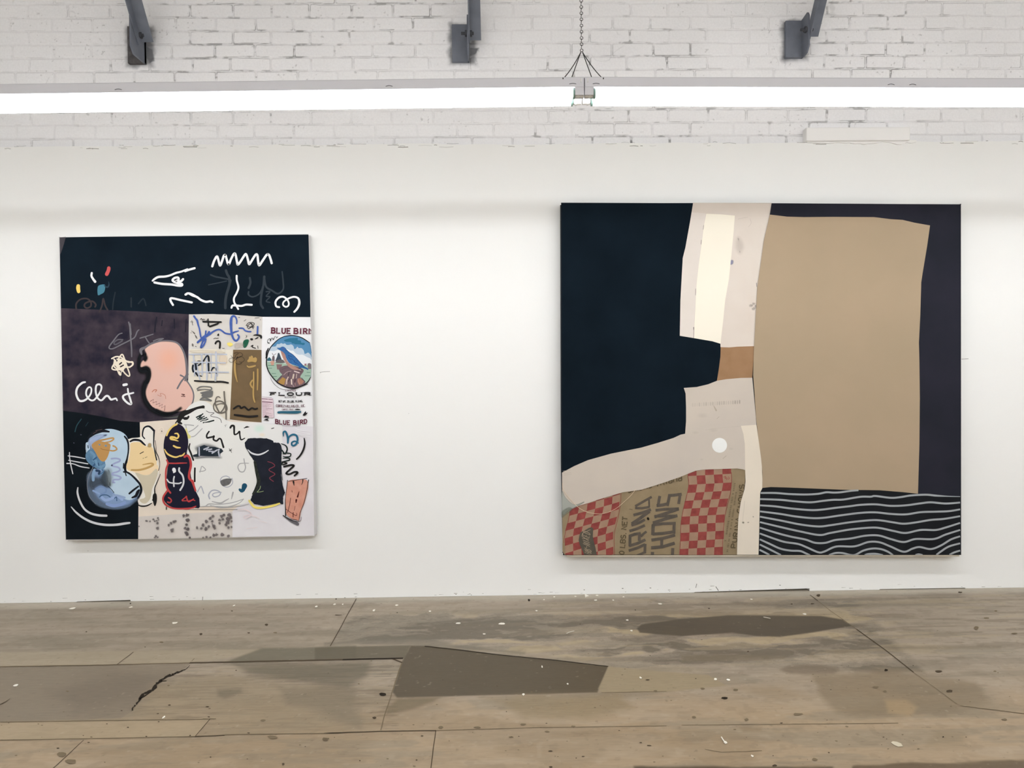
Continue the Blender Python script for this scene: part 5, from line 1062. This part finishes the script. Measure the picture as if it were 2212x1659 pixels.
# tree stump
A.poly(fK2, [(700,480),(860,380),(1100,360),(1400,400),(1640,500),(1670,600),(1560,760),(1560,850),(1740,1000),(1640,1180),(1300,1250),(1050,1250),(800,1160),(570,1000),(820,760),(730,620)], mat((112, 92, 98)), sm=True, k=3)
A.poly(fK2, [(640,1030),(840,820),(960,900),(900,1130),(740,1090)], mat((172, 134, 74))); A.poly(fK2, [(1440,880),(1540,860),(1690,990),(1620,1090),(1480,1130),(1420,1000)], mat((164, 116, 98)))
for pts_, w_, c_ in (([(1000,1100),(1010,950),(1060,820)],34,(214,194,178)),([(1200,1100),(1190,920)],50,(222,206,192)),([(1250,870),(1280,720)],60,(206,190,174)),([(1380,860),(1400,700)],30,(190,172,160)),([(1310,590),(1500,650)],40,(220,200,196)),([(1330,480),(1560,540)],26,(206,188,184)),([(940,1180),(990,900)],22,(190,160,150)),([(1350,1150),(1340,1060)],30,(150,116,112)),([(880,740),(1000,630),(1180,580)],16,(190,168,164)),([(1300,1230),(1240,1120)],20,(170,150,150)),([(1060,1000),(1140,880)],24,(70,56,62)),([(1320,1020),(1340,920)],40,(72,44,56)),([(1100,620),(1060,760)],26,(62,52,60)),([(820,520),(1000,450),(1200,470)],20,(88,74,82)),([(1340,440),(1620,520)],16,(56,46,52)),([(1300,530),(1600,620)],14,(84,60,66)),([(1440,900),(1520,1120)],20,(188,150,140)),([(580,1000),(800,760)],26,(70,58,66)),([(1590,850),(1730,1000)],20,(60,50,66))): A.stroke(fK2, pts_, w_, mat(c_))
# bird
A.poly(fK, [(720,1040),(790,1180),(880,1400),(980,1560),(1120,1680),(1100,1700),(900,1480),(800,1280)], mat((232, 228, 226)))
A.poly(fK, [(760,1040),(860,1100),(960,1200),(1000,1420),(1160,1600),(1500,1800),(1300,1820),(1080,1700),(900,1450),(800,1220)], mat((176, 134, 122)), sm=True)
A.poly(fK, [(620,945),(740,940),(800,905),(880,905),(960,960),(1020,1060),(1180,1170),(1350,1310),(1500,1480),(1640,1640),(1850,1770),(1820,1800),(1600,1740),(1350,1650),(1120,1560),(1000,1400),(940,1220),(860,1120),(760,1060),(640,985)], mat((44, 92, 146), rgb2=(58, 112, 168), nscale=60), sm=True, k=3)
A.stroke(fK, [(980,1010),(1100,1120),(1250,1220),(1400,1370),(1560,1550),(1700,1700)], 16, mat((28, 44, 88))); A.stroke(fK, [(840,960),(900,1020)], 60, mat((70, 94, 160))); A.stroke(fK2, [(1500,440),(1640,420),(1850,520)], [60,70,30], mat((44, 92, 146)))
for pts_ in ([(1080,1320),(1160,1400)],[(1200,1380),(1320,1480)],[(1060,1240),(1200,1300)],[(1300,1500),(1460,1600)]): A.stroke(fK, pts_, 26, mat((36, 76, 130)))
A.stroke(fK, [(920,485),(1180,452),(1400,478),(1600,545),(1760,640),(1915,745)], [30,34,34,38,38,30], bk_); A.stroke(fK, [(1915,745),(1950,900),(1985,1150)], 14, mat((60, 84, 110)))
A.stroke(fK, [(920,485),(700,590),(500,760),(340,960),(240,1200),(195,1500),(215,1700),(290,1900),(430,2110),(640,2330),(880,2470),(1150,2545),(1400,2525),(1650,2440),(1850,2290),(1955,2110)], [30,32,34,38,40,44,44,44,44,44,46,50,46,42,38,24], bk_)
A.stroke(fK2, [(350,840),(430,1000),(580,1170),(800,1300),(1100,1330),(1350,1280),(1600,1190),(1830,1095)], [10,14,14,14,16,26,22,26], bk_)
A.stroke(fK, [(300,750),(240,740),(240,660),(290,590),(340,590),(350,680),(380,580),(440,560),(470,620),(520,510),(570,495),(600,545),(650,490)], [40,24,18,16,24,26,20,20,26,16,14,22,14], bk_); A.stroke(fK, [(270,960),(200,1130),(190,1300),(160,1360)], [30,60,50,26], bk_)
A.text(fK3, 'ENRICHED', (1040,100), (1450,100), 60, 12, pr_); A.text(fK3, 'BLEACHED', (1015,362), (1460,355), 58, 12, mat((110, 104, 106)))
A.text(fK3, 'FLOUR', (430,250), (2050,250), 108, 42, bk_, True, gap=.28, sag=10)
A.text(fK3, 'NET WT. 25 LBS. 11.3 KG.', (760,528), (1730,520), 72, 21, bk_, sag=18); A.text(fK3, 'CORTEZ MILLING CO., INC.', (670,715), (1830,712), 92, 19, mat((104, 66, 80)), sag=22); A.text(fK3, 'CORTEZ, COLO.', (905,852), (1370,850), 58, 13, pr_)
A.text(fK3, 'BLUE BIRD', (640,1370), (1900,1362), 158, 38, mar, True, sag=60, gap=.28); A.text(fK3, 'HED', (1330,1500), (1640,1465), 55, 16, mat((110, 104, 106))); A.stroke(fK3, [(900,1455),(1100,1490),(1300,1495)], 12, mat((150,146,150)))
A.stroke(fK3, [(1420,825),(1520,815),(1620,825)], [22,48,26], bk_); A.stroke(fK3, [(760,940),(900,930),(1200,935),(1500,930),(1640,915)], [90,95,105,112,70], mat((44, 96, 118))); A.poly(fK3, [(1730,1040),(1790,950),(1850,880),(1870,960),(1940,940),(1880,1020),(1820,1070),(1740,1068)], bk_)
# nutrition panel
pk = mat((222, 204, 210)); A.poly(fK3, [(100,360),(545,375),(585,1150),(130,1140)], pk); pn = mat((172, 140, 154))
A.stroke(fK3, [(110,395),(250,405),(330,412)], 26, mat((130, 92, 112))); A.stroke(fK3, [(370,415),(530,425)], 22, mat((130, 92, 112))); A.stroke(fK3, [(110,515),(530,540)], 32, mat((112, 66, 86)), butt=True); A.stroke(fK3, [(115,320),(250,330),(490,345)], 14, pn)
A.stroke(fK3, [(545,380),(560,600),(585,1155)], 8, pn); A.stroke(fK3, [(110,365),(545,380)], 8, pn)
for i, y_ in enumerate((452,580,605,640,665,690,715,742,790,830,865,900,935,970,1010,1045,1085,1120)): A.stroke(fK3, [(120+i, y_), (250+((i*97) % 260), y_+4)], 10, pn)
for y_ in (630,780,800,990,1050): A.stroke(fK3, [(260, y_), (530, y_+8)], 7, pn)
A.poly(fK3, [(185,1130),(240,1055),(330,1080),(395,1110),(370,1140),(260,1150)], bk_); A.poly(fK3, [(155,1245),(280,1190),(390,1165),(330,1220),(400,1280),(300,1258)], bk_)
A.end()
A.clip = (100, 500, 690, 1175); A.begin('painted_mark', pq)
sg = (104, 96, 97)
def spot(F, x, y, r, a=.85, e=2.2):
    random.seed(int(x*3+y)); A.soft(F, [(x+math.cos(t*2*math.pi/7)*r*random.uniform(.6, 1.15), y+math.sin(t*2*math.pi/7)*r*random.uniform(.6, 1.15)) for t in range(7)], sg, e, a)
for x, y, r in ((1450,925,20),(1505,930,14),(1560,900,18),(1580,930,14),(1630,880,15),(1640,905,12),(1610,920,12),(1625,960,20),(1625,1040,24),(1600,1165,20),(1625,1185,14),(1580,1185,14),(1800,990,24),(1840,960,24),(1880,935,24),(1910,925,18),(1855,1075,36),(2040,840,26),(2090,830,22),(2120,825,14),(2100,910,34),(2085,980,20),(2060,1040,26),(2110,1050,26),(2080,1110,28),(2100,1140,26),(1330,1010,12),(2140,1190,18)): spot(fG, x, y, r)
for x, y, r in ((30,830,24),(40,910,30),(20,985,18),(40,1060,24),(30,1130,30),(190,1030,24),(255,1040,22),(285,990,26),(335,935,30),(330,1050,32),(375,1010,26),(400,880,30),(440,850,26),(430,930,22),(455,1000,30),(470,1040,22),(430,970,12),(545,910,26),(545,960,20),(580,850,28),(620,830,24),(600,900,22),(650,990,26),(680,900,40),(680,950,36),(700,830,30),(730,870,26),(735,930,18),(690,1030,24),(735,1020,18),(455,1150,28),(500,1140,24),(590,1145,32),(690,1165,24),(340,1180,22),(400,1185,18),(285,1188,14),(70,1190,16)): spot(fH, x, y, r)
A.end()
A.begin('painted_mark', pl, 'faint cream loops at the bottom right')
A.stroke(fH, [(850,750),(950,740),(1040,790),(1040,840),(960,880),(930,860),(960,840),(1050,830),(1180,880)], [10,16,16,14,12,10,12,14,8], mat((230, 214, 214))); A.stroke(fH, [(1180,920),(1300,950)], 8, mat((232, 222, 220))); A.stroke(fH, [(980,1045),(1150,1025)], 8, mat((230, 216, 216)))
for y0, y1 in ((560,600),(590,640),(620,650),(640,690)): A.stroke(fF, [(1760, y0), (1860, y0+30), (1990, y1)], 7, mat((236, 236, 237)))
A.end()

# ---------------------------------------------------------------- large painting
rootR = canvas([(1213.2,439),(2075,441.5),(2075,1197.5),(1217.5,1198),(1213.5,1010)], YR, .014, ('collage_painting',), mat((30, 34, 40), .85), mat((204, 194, 176), .8), .014)
tag(rootR, 'large pieced painting of black, tan and cream cloth with feed sack', 'painting')
B = Art(rootR, YR, (1205, 430, 2076, 1198.6)); ident = ID
def panel(lab, F, pts, m, **k): B.begin('fabric_panel', label=lab); B.poly(F, pts, m, **k); return B.end()
def wob_(pts, a=.35, st=10, seed=1):
    random.seed(seed); out = []
    for p, q in zip(pts, pts[1:]+pts[:1]):
        n = max(1, int(math.dist(p, q)/st)); out += [(p[0]+(q[0]-p[0])*i/n+(random.uniform(-a, a) if i else 0), p[1]+(q[1]-p[1])*i/n+(random.uniform(-a, a) if i else 0)) for i in range(n)]
    return out
NV = mat((12, 22, 30), .95, rgb2=(17, 28, 37), nscale=3.5, bump=.3, bscale=900, spec=.08)
panel('black canvas panel on the left', ident, [(1213.2,439),(1497,438.5),(1492,475),(1481,535),(1475,590),(1470,650),(1469.5,690),(1468.5,726),(1497,730),(1532,736),(1557,742.5),(1556,762),(1552,800),(1549,822.5),(1530,830),(1505,836),(1477,838),(1481,850),(1482,880),(1482,910),(1480,937),(1470,939),(1455,946),(1420,957),(1385,967),(1320,980),(1270,994),(1240,1007),(1214,1021)], NV)
BG, BG2, BG3 = mat((217, 207, 196), .88, rgb2=(211, 199, 187), nscale=4, bump=.2, bscale=800), mat((222, 213, 204), .88, rgb2=(216, 207, 197), nscale=5, bump=.2, bscale=800), mat((205, 194, 180), .88, rgb2=(196, 186, 175), nscale=3, bump=.2, bscale=800)
panel('pale beige cloth panel at the top', R4, [(1298,78),(2038,80),(2022,190),(1990,330),(1960,500),(1935,700),(1915,900),(1895,1080),(1880,1300),(1873,1432),(1760,1438),(1640,1443),(1556,1440),(1555,1408),(1480,1385),(1305,1355),(1172,1333),(1175,1200),(1178,1000),(1190,780),(1200,600),(1225,500),(1270,250)], BG)
st = B.last
B.begin('stain', st, None, True)
B.soft(R4, [(1645,625),(1675,622),(1672,655),(1645,660)], (150, 150, 178), 3, .7); B.stroke(R4, [(1895,835),(1898,870)], 5, mat((120, 116, 112)))
for x, y in ((1850,1045),(1870,1030),(1880,1070),(1840,1050),(1890,1050),(1865,1080)): B.soft(R4, [(x-12,y-7),(x+12,y-6),(x+10,y+8),(x-9,y+9)], (190, 182, 174), 3, .5)
B.stroke(R4, [(1720,232),(1770,222),(1812,215)], 3, mat((192,182,172))); B.stroke(R4, [(1835,230),(1845,270),(1820,305)], 3, mat((192,182,172)))
B.soft(R4, [(1720,400),(1770,480),(1740,560),(1700,500)], (206, 196, 188), 10, .25)
B.end()
panel('light grey cloth strip', R4, [(1284,170),(1350,172),(1420,182),(1398,290),(1378,450),(1350,650),(1328,850),(1318,1050),(1305,1250),(1302,1353),(1172,1332),(1175,1200),(1178,1000),(1190,780),(1200,600),(1225,500),(1270,260)], BG2)
panel('ivory cloth strip', R4, [(1422,182),(1560,188),(1691,200),(1680,350),(1660,560),(1635,800),(1600,1000),(1580,1200),(1556,1407),(1480,1384),(1306,1355),(1309,1250),(1320,1050),(1330,850),(1352,650),(1380,450),(1400,290)], mat((240, 233, 216), .85, bump=.15, bscale=800))
B.begin('stitch_line', None, 'dark thread seams'); 
for pts_ in ([(1302,1353),(1305,1250)],[(1319,950),(1322,890)],[(1392,330),(1398,290)],[(1372,470),(1375,430)]): B.stroke(R4, pts_, 3, mat((70, 66, 60)), sm=False)
for pts_ in ([(1205+0,0)],): pass
B.stroke(R5, [(508,140),(510,170)], 4, mat((70,66,60)), sm=False)
B.end()
panel('small brown cloth square', R5, [(813,362),(900,366),(1000,357),(1188,351),(1180,520),(1165,705),(1060,708),(900,722),(770,742),(790,620),(810,470)], mat((158, 124, 92), .88, rgb2=(150, 116, 84), nscale=14))
# feed sack
B.begin('fabric_panel', label='old burlap feed sack with red checks and grey letters')
SK = [(1214.6,1105),(1218,1102),(1232,1094),(1256,1085),(1290,1075),(1320,1067),(1345,1059),(1385,1053),(1430,1039),(1470,1025),(1502,1013.5),(1520,1011.5),(1560,1011),(1592,1012),(1610,1015),(1609.5,1040),(1607,1058),(1599,1090),(1596,1120),(1593,1160),(1592,1198.4),(1219,1198.2),(1215,1190)]
TAN = mat((153, 135, 107), .9, rgb2=(143, 126, 98), nscale=16, bump=.4, bscale=1000)
B.poly(ident, SK, TAN); sk = B.end()
def above(px):   # upper edge of the sack at a pixel column
    E = [(1214,1103),(1232,1096),(1256,1088),(1290,1078.5),(1320,1071),(1345,1063.5),(1385,1058),(1430,1044),(1470,1030),(1502,1017.5),(1520,1014.5),(1560,1013),(1592,1012),(1615,1014)]
    return float(np.interp(px, [e[0] for e in E], [e[1] for e in E]))
def edgeclip(P):
    """cut a polygon in photo pixels along the sack's upper edge"""
    out = []
    for i in range(len(P)):
        a, b = P[i-1], P[i]; fa, fb = a[1]-above(a[0]), b[1]-above(b[0])
        if (fa >= 0) != (fb >= 0):
            t = fa/(fa-fb); out.append((a[0]+(b[0]-a[0])*t, a[1]+(b[1]-a[1])*t))
        if fb >= 0: out.append(b)
    return out
REDM = mat((152, 74, 68), .9, rgb2=(132, 62, 58), nscale=30); LT = mat((165, 134, 112), .9, rgb2=(154, 125, 103), nscale=22)
def checks(F, colx, rowy, nc, nr, left, right, parity):
    for i in range(nr):
        for j in range(nc):
            q = []
            for (jj_, ii_) in ((j, i), (j+1, i), (j+1, i+1), (j, i+1)):
                q.append((colx(jj_, ii_), rowy(jj_, ii_)))
            P = edgeclip(F(q))
            if len(P) < 3: continue
            xa, ya, xb_, yb_ = B.clip; B.poly(ident, [(min(max(x, 1217.5), 2075), y) for x, y in P], REDM if (i+j) % 2 == parity else LT)
ys_ = [480,590,800,900,1050,1170,1300,1515]; ss_ = [38,33,22,0,-38,-70,-72,-64]
def ly(j, i): return 705+112*(i-2)+ (112*0) - 0.29*122*j
def lx(j, i): y = ly(j, i); return 210+122*j+float(np.interp(y, ys_, ss_))-12*(1 if j == 6 else 0)
B.begin('printed_check', sk, 'faded red and tan checks on the left')
checks(R1, lx, ly, 6, 12, None, None, 1)
for i in range(1): B.stroke(R1, [(215,840),(205,930),(185,1030),(160,1130),(130,1260),(125,1330)], 7, REDM)
B.stroke(R1, [(978,590),(968,760),(935,950),(885,1160),(875,1280),(882,1515)], 7, REDM)
B.end()
LB = [(455,330),(470,450),(445,590),(415,700),(385,825),(360,940),(352,1060),(352,1185),(345,1310),(335,1425),(330,1540)]
def ry(j, i): return [215,335,465,587,705,825,942,1062,1185,1310,1425,1545][i]-7*j
def rx(j, i): y = ry(j, i)+7*j; x0 = float(np.interp(y, [p[1] for p in LB], [p[0] for p in LB])); return x0+129*j
B.begin('printed_check', sk, 'faded red and tan checks on the right')
checks(R2, rx, ry, 5, 11, None, None, 0)
B.stroke(R2, [(455,330),(470,450),(440,620),(385,850),(352,1050),(345,1300),(332,1520)], 7, REDM); B.stroke(R2, [(1105,280),(1108,420),(1085,620),(1020,880),(990,1080),(975,1300),(975,1520)], 7, REDM)
for a_ in ([(990,350),(1020,340),(1010,370),(1040,360),(1030,390)],[(1060,345),(1075,370),(1050,380)]): B.stroke(R2, a_, 7, REDM)
B.end()
GR = mat((98, 88, 78), .9, rgb2=(84, 78, 70), nscale=30); BRN = mat((96, 84, 62), .9)
B.begin('printed_letters', sk, 'PURINA CHOWS in grey block letters, running up the sack')
def bs(F, pts, w_, m=GR): B.stroke(F, pts, w_, m, sm=False, butt=True)
bs(R1, [(1437,645),(1330,705),(1192,785)], 36); bs(R1, [(1190,812),(1290,815),(1405,795)], 34); bs(R1, [(1395,665),(1400,800)], 26)
bs(R1, [(1163,918),(1290,885),(1425,835)], 42); bs(R1, [(1405,860),(1270,960),(1138,1050)], 48); bs(R1, [(1133,1070),(1240,1035),(1335,985)], 40)
bs(R1, [(1103,1155),(1220,1120),(1335,1070)], 40)
bs(S1, [(395,975),(392,1280)], 78); bs(S1, [(370,1000),(520,945),(690,920)], 78); bs(S1, [(370,1265),(620,1190),(820,1095)], 78); bs(S1, [(655,920),(650,1130)], 78); bs(S1, [(690,1010),(780,920),(850,870)], 66)
bs(S1, [(360,1400),(600,1320),(810,1225)], 74); bs(S1, [(812,1210),(800,1470)], 76); bs(S1, [(830,1430),(700,1490),(560,1545)], 70)
bs(R1, [(1558,632),(1545,700),(1530,790)], 42); bs(R1, [(1510,775),(1600,765),(1690,745)], 44); bs(R1, [(1668,780),(1690,690),(1705,605)], 44); bs(R1, [(1690,625),(1780,618),(1885,605)], 44); bs(R1, [(1862,590),(1850,680),(1838,750)], 42)
bs(R1, [(1495,845),(1620,830),(1842,822)], 40); bs(R1, [(1840,825),(1680,880),(1478,945)], 44); bs(R1, [(1478,935),(1650,930),(1820,930)], 40); bs(R1, [(1820,925),(1640,975),(1455,1035)], 46)
bs(R1, [(1460,1055),(1452,1215)], 50); bs(R1, [(1450,1065),(1600,1045),(1795,1038)], 42); bs(R1, [(1772,1020),(1768,1195)], 44); bs(R1, [(1450,1200),(1600,1190),(1785,1165)], 44)
bs(R1, [(1432,1290),(1600,1265),(1785,1215)], 44); bs(R1, [(1428,1405),(1600,1390),(1780,1335)], 46); bs(R1, [(1587,1270),(1585,1385)], 44)
bs(R1, [(1448,1468),(1446,1540)], 48); bs(R1, [(1752,1410),(1746,1540)], 44)
B.begin('printed_letters', sk, 'smaller brown print on the sack'); B.text(R1, '0 LBS. NET', (1022,1512), (1076,945), 72, 17, BRN, gap=.16, hx=(-.98, -.12))
B.text(R2, 'PURINA CHOWS', (1165,1412), (1298,460), 68, 17, BRN, gap=.2, sag=18, hx=(-1, -.06))
for (x0, y0, x1, y1, n_) in ((1045,1460,1180,560,40),(1015,1300,1160,420,34)):
    random.seed(n_)
    for i in range(n_):
        t = i/n_; x = x0+(x1-x0)*t; y = y0+(y1-y0)*t
        if random.random() < .8: B.stroke(R2, [(x-12, y), (x+12, y-2)], random.uniform(8, 15), mat((118, 104, 80)), sm=False, butt=True)
B.text(R1, 'PURINA CHOWS', (1885,332), (1075,522), 66, 15, BRN, gap=.2, hx=(.08, 1))
B.stroke(R1, [(1380,965),(1386,978)], 32, mat((30, 24, 18))); B.stroke(S1, [(380,248),(460,262)], 12, BRN)
B.end()
B.begin('printed_badge', sk, 'grey slanted badge with tan letters')
B.poly(S0, [(560,890),(660,850),(790,770),(870,750),(915,790),(905,900),(900,1010),(930,1150),(975,1330),(1010,1510),(660,1510),(620,1400),(540,1230),(510,1110),(530,990)], mat((92, 86, 74), .9, rgb2=(82, 78, 68), nscale=30))
LTT = mat((166, 148, 124)); B.stroke(S0, [(600,1000),(620,920),(700,880),(830,820)], 12, LTT)
cpts = [(760,1490),(765,1430),(760,1340),(720,1240),(705,1150),(695,1060),(720,980),(745,910)]
lets = 'HR-MIXED'
def badge_letter(ch, cx, cy, ang, hgt_, wid):
    for ln in GL.get(ch, []):
        q = [((p[0]-.5)*wid, (p[1]-.5)*hgt_) for p in ln]
        ca, sa = math.cos(ang), math.sin(ang)
        B.stroke(S0, [(cx+x*ca+y*(-sa)*(-1)*-1, cy+x*sa*1+y*ca*-1*0-y*0) if False else (cx+x*ca-y*math.cos(ang-math.radians(75)), cy+x*sa-y*math.sin(ang-math.radians(75))) for x, y in q], 13, LTT, sm=False, butt=True)
for ch_, (cx, cy) in zip(lets, [(770,1460),(765,1380),(740,1300),(725,1215),(715,1140),(700,1065),(715,985),(735,905)]): badge_letter(ch_, cx, cy, math.radians(-82), 200, 52)
B.end()
panel('pale cloth panel sweeping to the lower left', ident, [(1477,838),(1505,836),(1530,830),(1549,822.5),(1570,819),(1600,816.5),(1625,816),(1630,870),(1634,917),(1640,960),(1612,1016),(1605,1014),(1592,1012),(1560,1013),(1520,1014.5),(1502,1017),(1470,1030),(1430,1044),(1385,1058),(1345,1063.5),(1320,1071),(1290,1080),(1270,1087),(1245,1094),(1232,1098),(1214.5,1102),(1214,1021),(1240,1007),(1270,994),(1320,980),(1385,967),(1420,957),(1455,946),(1470,939),(1480,937),(1482,910),(1482,880),(1481,850)], BG3)
sw = B.last
B.begin('stain', sw, None, True)
random.seed(9)
for i in range(22):
    x = 500+i*25; y = 1010-i*1.6; B.soft(R5, [(x-5,y-18),(x+5,y-16),(x+4,y+16),(x-6,y+14)], (182,170,154), 2.5, random.uniform(.1,.4)*(.5+i/30))
B.stroke(R5, [(735,1020),(762,1070)], [8,20], mat((176,164,148))); B.stroke(R5, [(770,1165),(795,1140)], 5, mat((176,164,148))); B.stroke(R5, [(838,1610),(875,1578)], 6, mat((176,164,148)))
for x, y, r_ in ((530,1320,44),(730,1290,60),(610,1130,60),(930,1500,30),(600,1620,24)): B.glow(R5, x, y, r_*1.2, r_*.6, (190, 180, 168), .8, (200, 190, 177))
B.soft(ident, [(1214,1062),(1222,1075),(1240,1090),(1262,1084),(1250,1092),(1228,1103),(1215,1110)], (176, 180, 172), 3, .75); B.soft(ident, [(1214,1105),(1228,1096),(1236,1100),(1222,1112),(1214,1118)], (128, 134, 120), 3, .5)
for a_ in ((110,260),(120,300),(130,322)): B.stroke(R1, [(a_[0], a_[1]), (a_[0]+60, a_[1]-8), (a_[0]+110, a_[1]-20)], 5, mat((184, 174, 160)))
B.stroke(R5, [(640,1290),(780,1270),(900,1258),(1040,1246),(1205,1236)], 3, mat((188, 178, 166)))
B.end()
B.begin('loose_thread', None, 'fine pale thread looping over the corner')
for sg_ in ([(110,440),(105,500),(150,590),(240,700),(310,775),(400,840),(500,880),(620,898),(720,893),(830,858),(930,800),(1040,705),(1130,620),(1200,528)],):
    th = MB(); P_ = [at(p[0], p[1], YR-.009) for p in smooth(R1(sg_))]; th.tube(P_, .0011, mat((222, 200, 172)), 6); B.b.v, B.b.f, B.b.m, B.b.mats, B.b.al = th.v, th.f, th.m, th.mats, th.al
B.end()
panel('narrow cream cloth strip right of the sack', ident, [(1600.5,920),(1634,917.5),(1640,960),(1645.5,1000),(1647,1040),(1646.5,1055),(1642,1064),(1641,1100),(1640,1150),(1638.5,1198.4),(1592,1198.4),(1593,1160),(1595,1120),(1600,1085),(1608,1058),(1610.5,1040),(1609.5,1010),(1609,960),(1606,938)], mat((228, 217, 199), .88, rgb2=(221, 211, 195), nscale=4))
cs_ = B.last; B.begin('stain', cs_, None, True); B.stroke(S2, [(400,600),(390,760),(375,860),(370,990)], 8, mat((206, 196, 180))); B.soft(S2, [(362,975),(392,975),(390,1000),(365,998)], (160, 154, 140), 2, .7); B.soft(S2, [(450,985),(480,975),(475,990)], (180, 174, 160), 2, .6); B.soft(S2, [(545,880),(565,875),(562,892)], (180, 174, 160), 2, .6)
B.end()
B.begin('painted_dot', None, 'white round dot')
B.poly(R5, [(800+84*math.cos(a*math.pi/16), 1461+83*math.sin(a*math.pi/16)) for a in range(32)], mat((236, 237, 234), .7)); B.end()
panel('large tan cloth panel', ident, [(1663,463.5),(1700,468),(1737,469),(1800,468.5),(1888,469),(1925,473.5),(1950,475),(1975,481),(2009,487),(2003,530),(1993,590),(1990,610),(1988,680),(1985,740),(1986,780),(1987,860),(1986,960),(1984,1030),(1983,1066.5),(1950,1063),(1900,1059),(1870,1058.5),(1840,1058.5),(1800,1057),(1750,1055),(1700,1053),(1665,1052),(1646.5,1054),(1647,1020),(1644,990),(1638,945),(1633,900),(1630,850),(1627,810),(1629,745),(1632,690),(1636,620),(1643,570),(1650,520)], mat((174, 154, 129), .92, rgb2=(168, 150, 125), nscale=2.2, bump=.3, bscale=900, spec=.1))
panel('dark plum cloth border at the top and right', ident, [(1667,438.9),(2075,441.5),(2075,1073),(2040,1071.5),(1983,1068),(1984,1030),(1986,960),(1987,860),(1986,780),(1985,740),(1988,680),(1990,610),(1993,590),(2003,530),(2009,487),(1975,481),(1950,475),(1925,473.5),(1888,469),(1800,468.5),(1737,469),(1700,468),(1663,463.5)], mat((36, 38, 46), .95, rgb2=(43, 43, 53), nscale=3.5, bump=.3, bscale=900, spec=.1))
B.begin('fabric_panel', label='black cloth panel at the lower right')
B.poly(ident, [(1647,1054.5),(1665,1052.3),(1700,1053.3),(1750,1055.3),(1800,1057.3),(1870,1058.8),(1900,1059.3),(1950,1063.3),(1983,1067),(2040,1071.5),(2075,1073),(2075,1197.5),(1638.5,1198.4),(1640,1150),(1641,1100),(1642,1064)], mat((18, 20, 25), .9, rgb2=(25, 28, 32), nscale=4)); bw = B.end()
B.begin('printed_stripe', bw, 'thin silver wavy lines')
SV = mat((160, 165, 168), .5)
for ln in ([(105,207),(250,207),(400,218),(560,222),(680,215),(760,200),(830,203),(900,200),(1000,186),(1080,180)],[(100,268),(300,275),(450,290),(600,300),(730,285),(830,275),(930,272),(1100,245),(1200,244),(1250,237),(1400,255),(1500,248),(1600,232),(1750,224),(1850,233),(1970,240),(2092,243)],
 [(100,330),(250,340),(400,360),(600,377),(720,372),(850,355),(1000,338),(1100,325),(1250,320),(1400,335),(1550,330),(1700,310),(1800,300),(1950,312),(2092,302)],[(100,390),(300,415),(450,440),(620,457),(740,453),(900,430),(1100,405),(1250,400),(1400,415),(1550,420),(1700,398),(1850,393),(1980,388),(2092,370)],
 [(100,443),(300,480),(500,520),(680,540),(800,528),(1000,498),(1200,478),(1300,480),(1430,500),(1530,513),(1650,500),(1800,475),(1930,465),(2092,438)],[(100,497),(300,545),(500,590),(690,625),(800,605),(1000,570),(1200,552),(1300,557),(1430,585),(1550,605),(1700,575),(1850,575),(1950,550),(2092,505)],
 [(98,552),(250,600),(400,640),(550,670),(650,703),(750,703),(850,675),(1000,660),(1150,632),(1280,630),(1400,665),(1530,695),(1650,665),(1830,665),(1950,620),(2092,575)],[(98,610),(250,665),(350,695),(480,715),(570,750),(680,797),(740,790),(860,740),(1040,738),(1180,695),(1290,698),(1400,740),(1530,792),(1620,760),(1690,745),(1800,765),(1900,730),(2000,670),(2092,638)],
 [(98,668),(200,715),(300,760),(400,780),(500,785),(560,810),(600,828)],[(98,720),(200,770),(310,826)],[(95,772),(150,800),(195,824)],[(785,826),(850,805),(920,805),(1000,824),(1050,822),(1130,780),(1220,760),(1300,765),(1370,790),(1425,826)],[(1855,824),(1900,790),(1980,740),(2092,708)],[(1985,824),(2030,800),(2092,780)],[(1140,826),(1180,815),(1250,813),(1325,826)],[(1645,826),(1680,818),(1720,826)]):
    tw = [19 if 0 < i < len(ln)-1 else 17 for i in range(len(ln))]
    if ln[0][1] == 268: tw[-2:] = [10, 7]
    B.stroke(R3, ln, tw, SV, k=8, butt=True)
B.end()
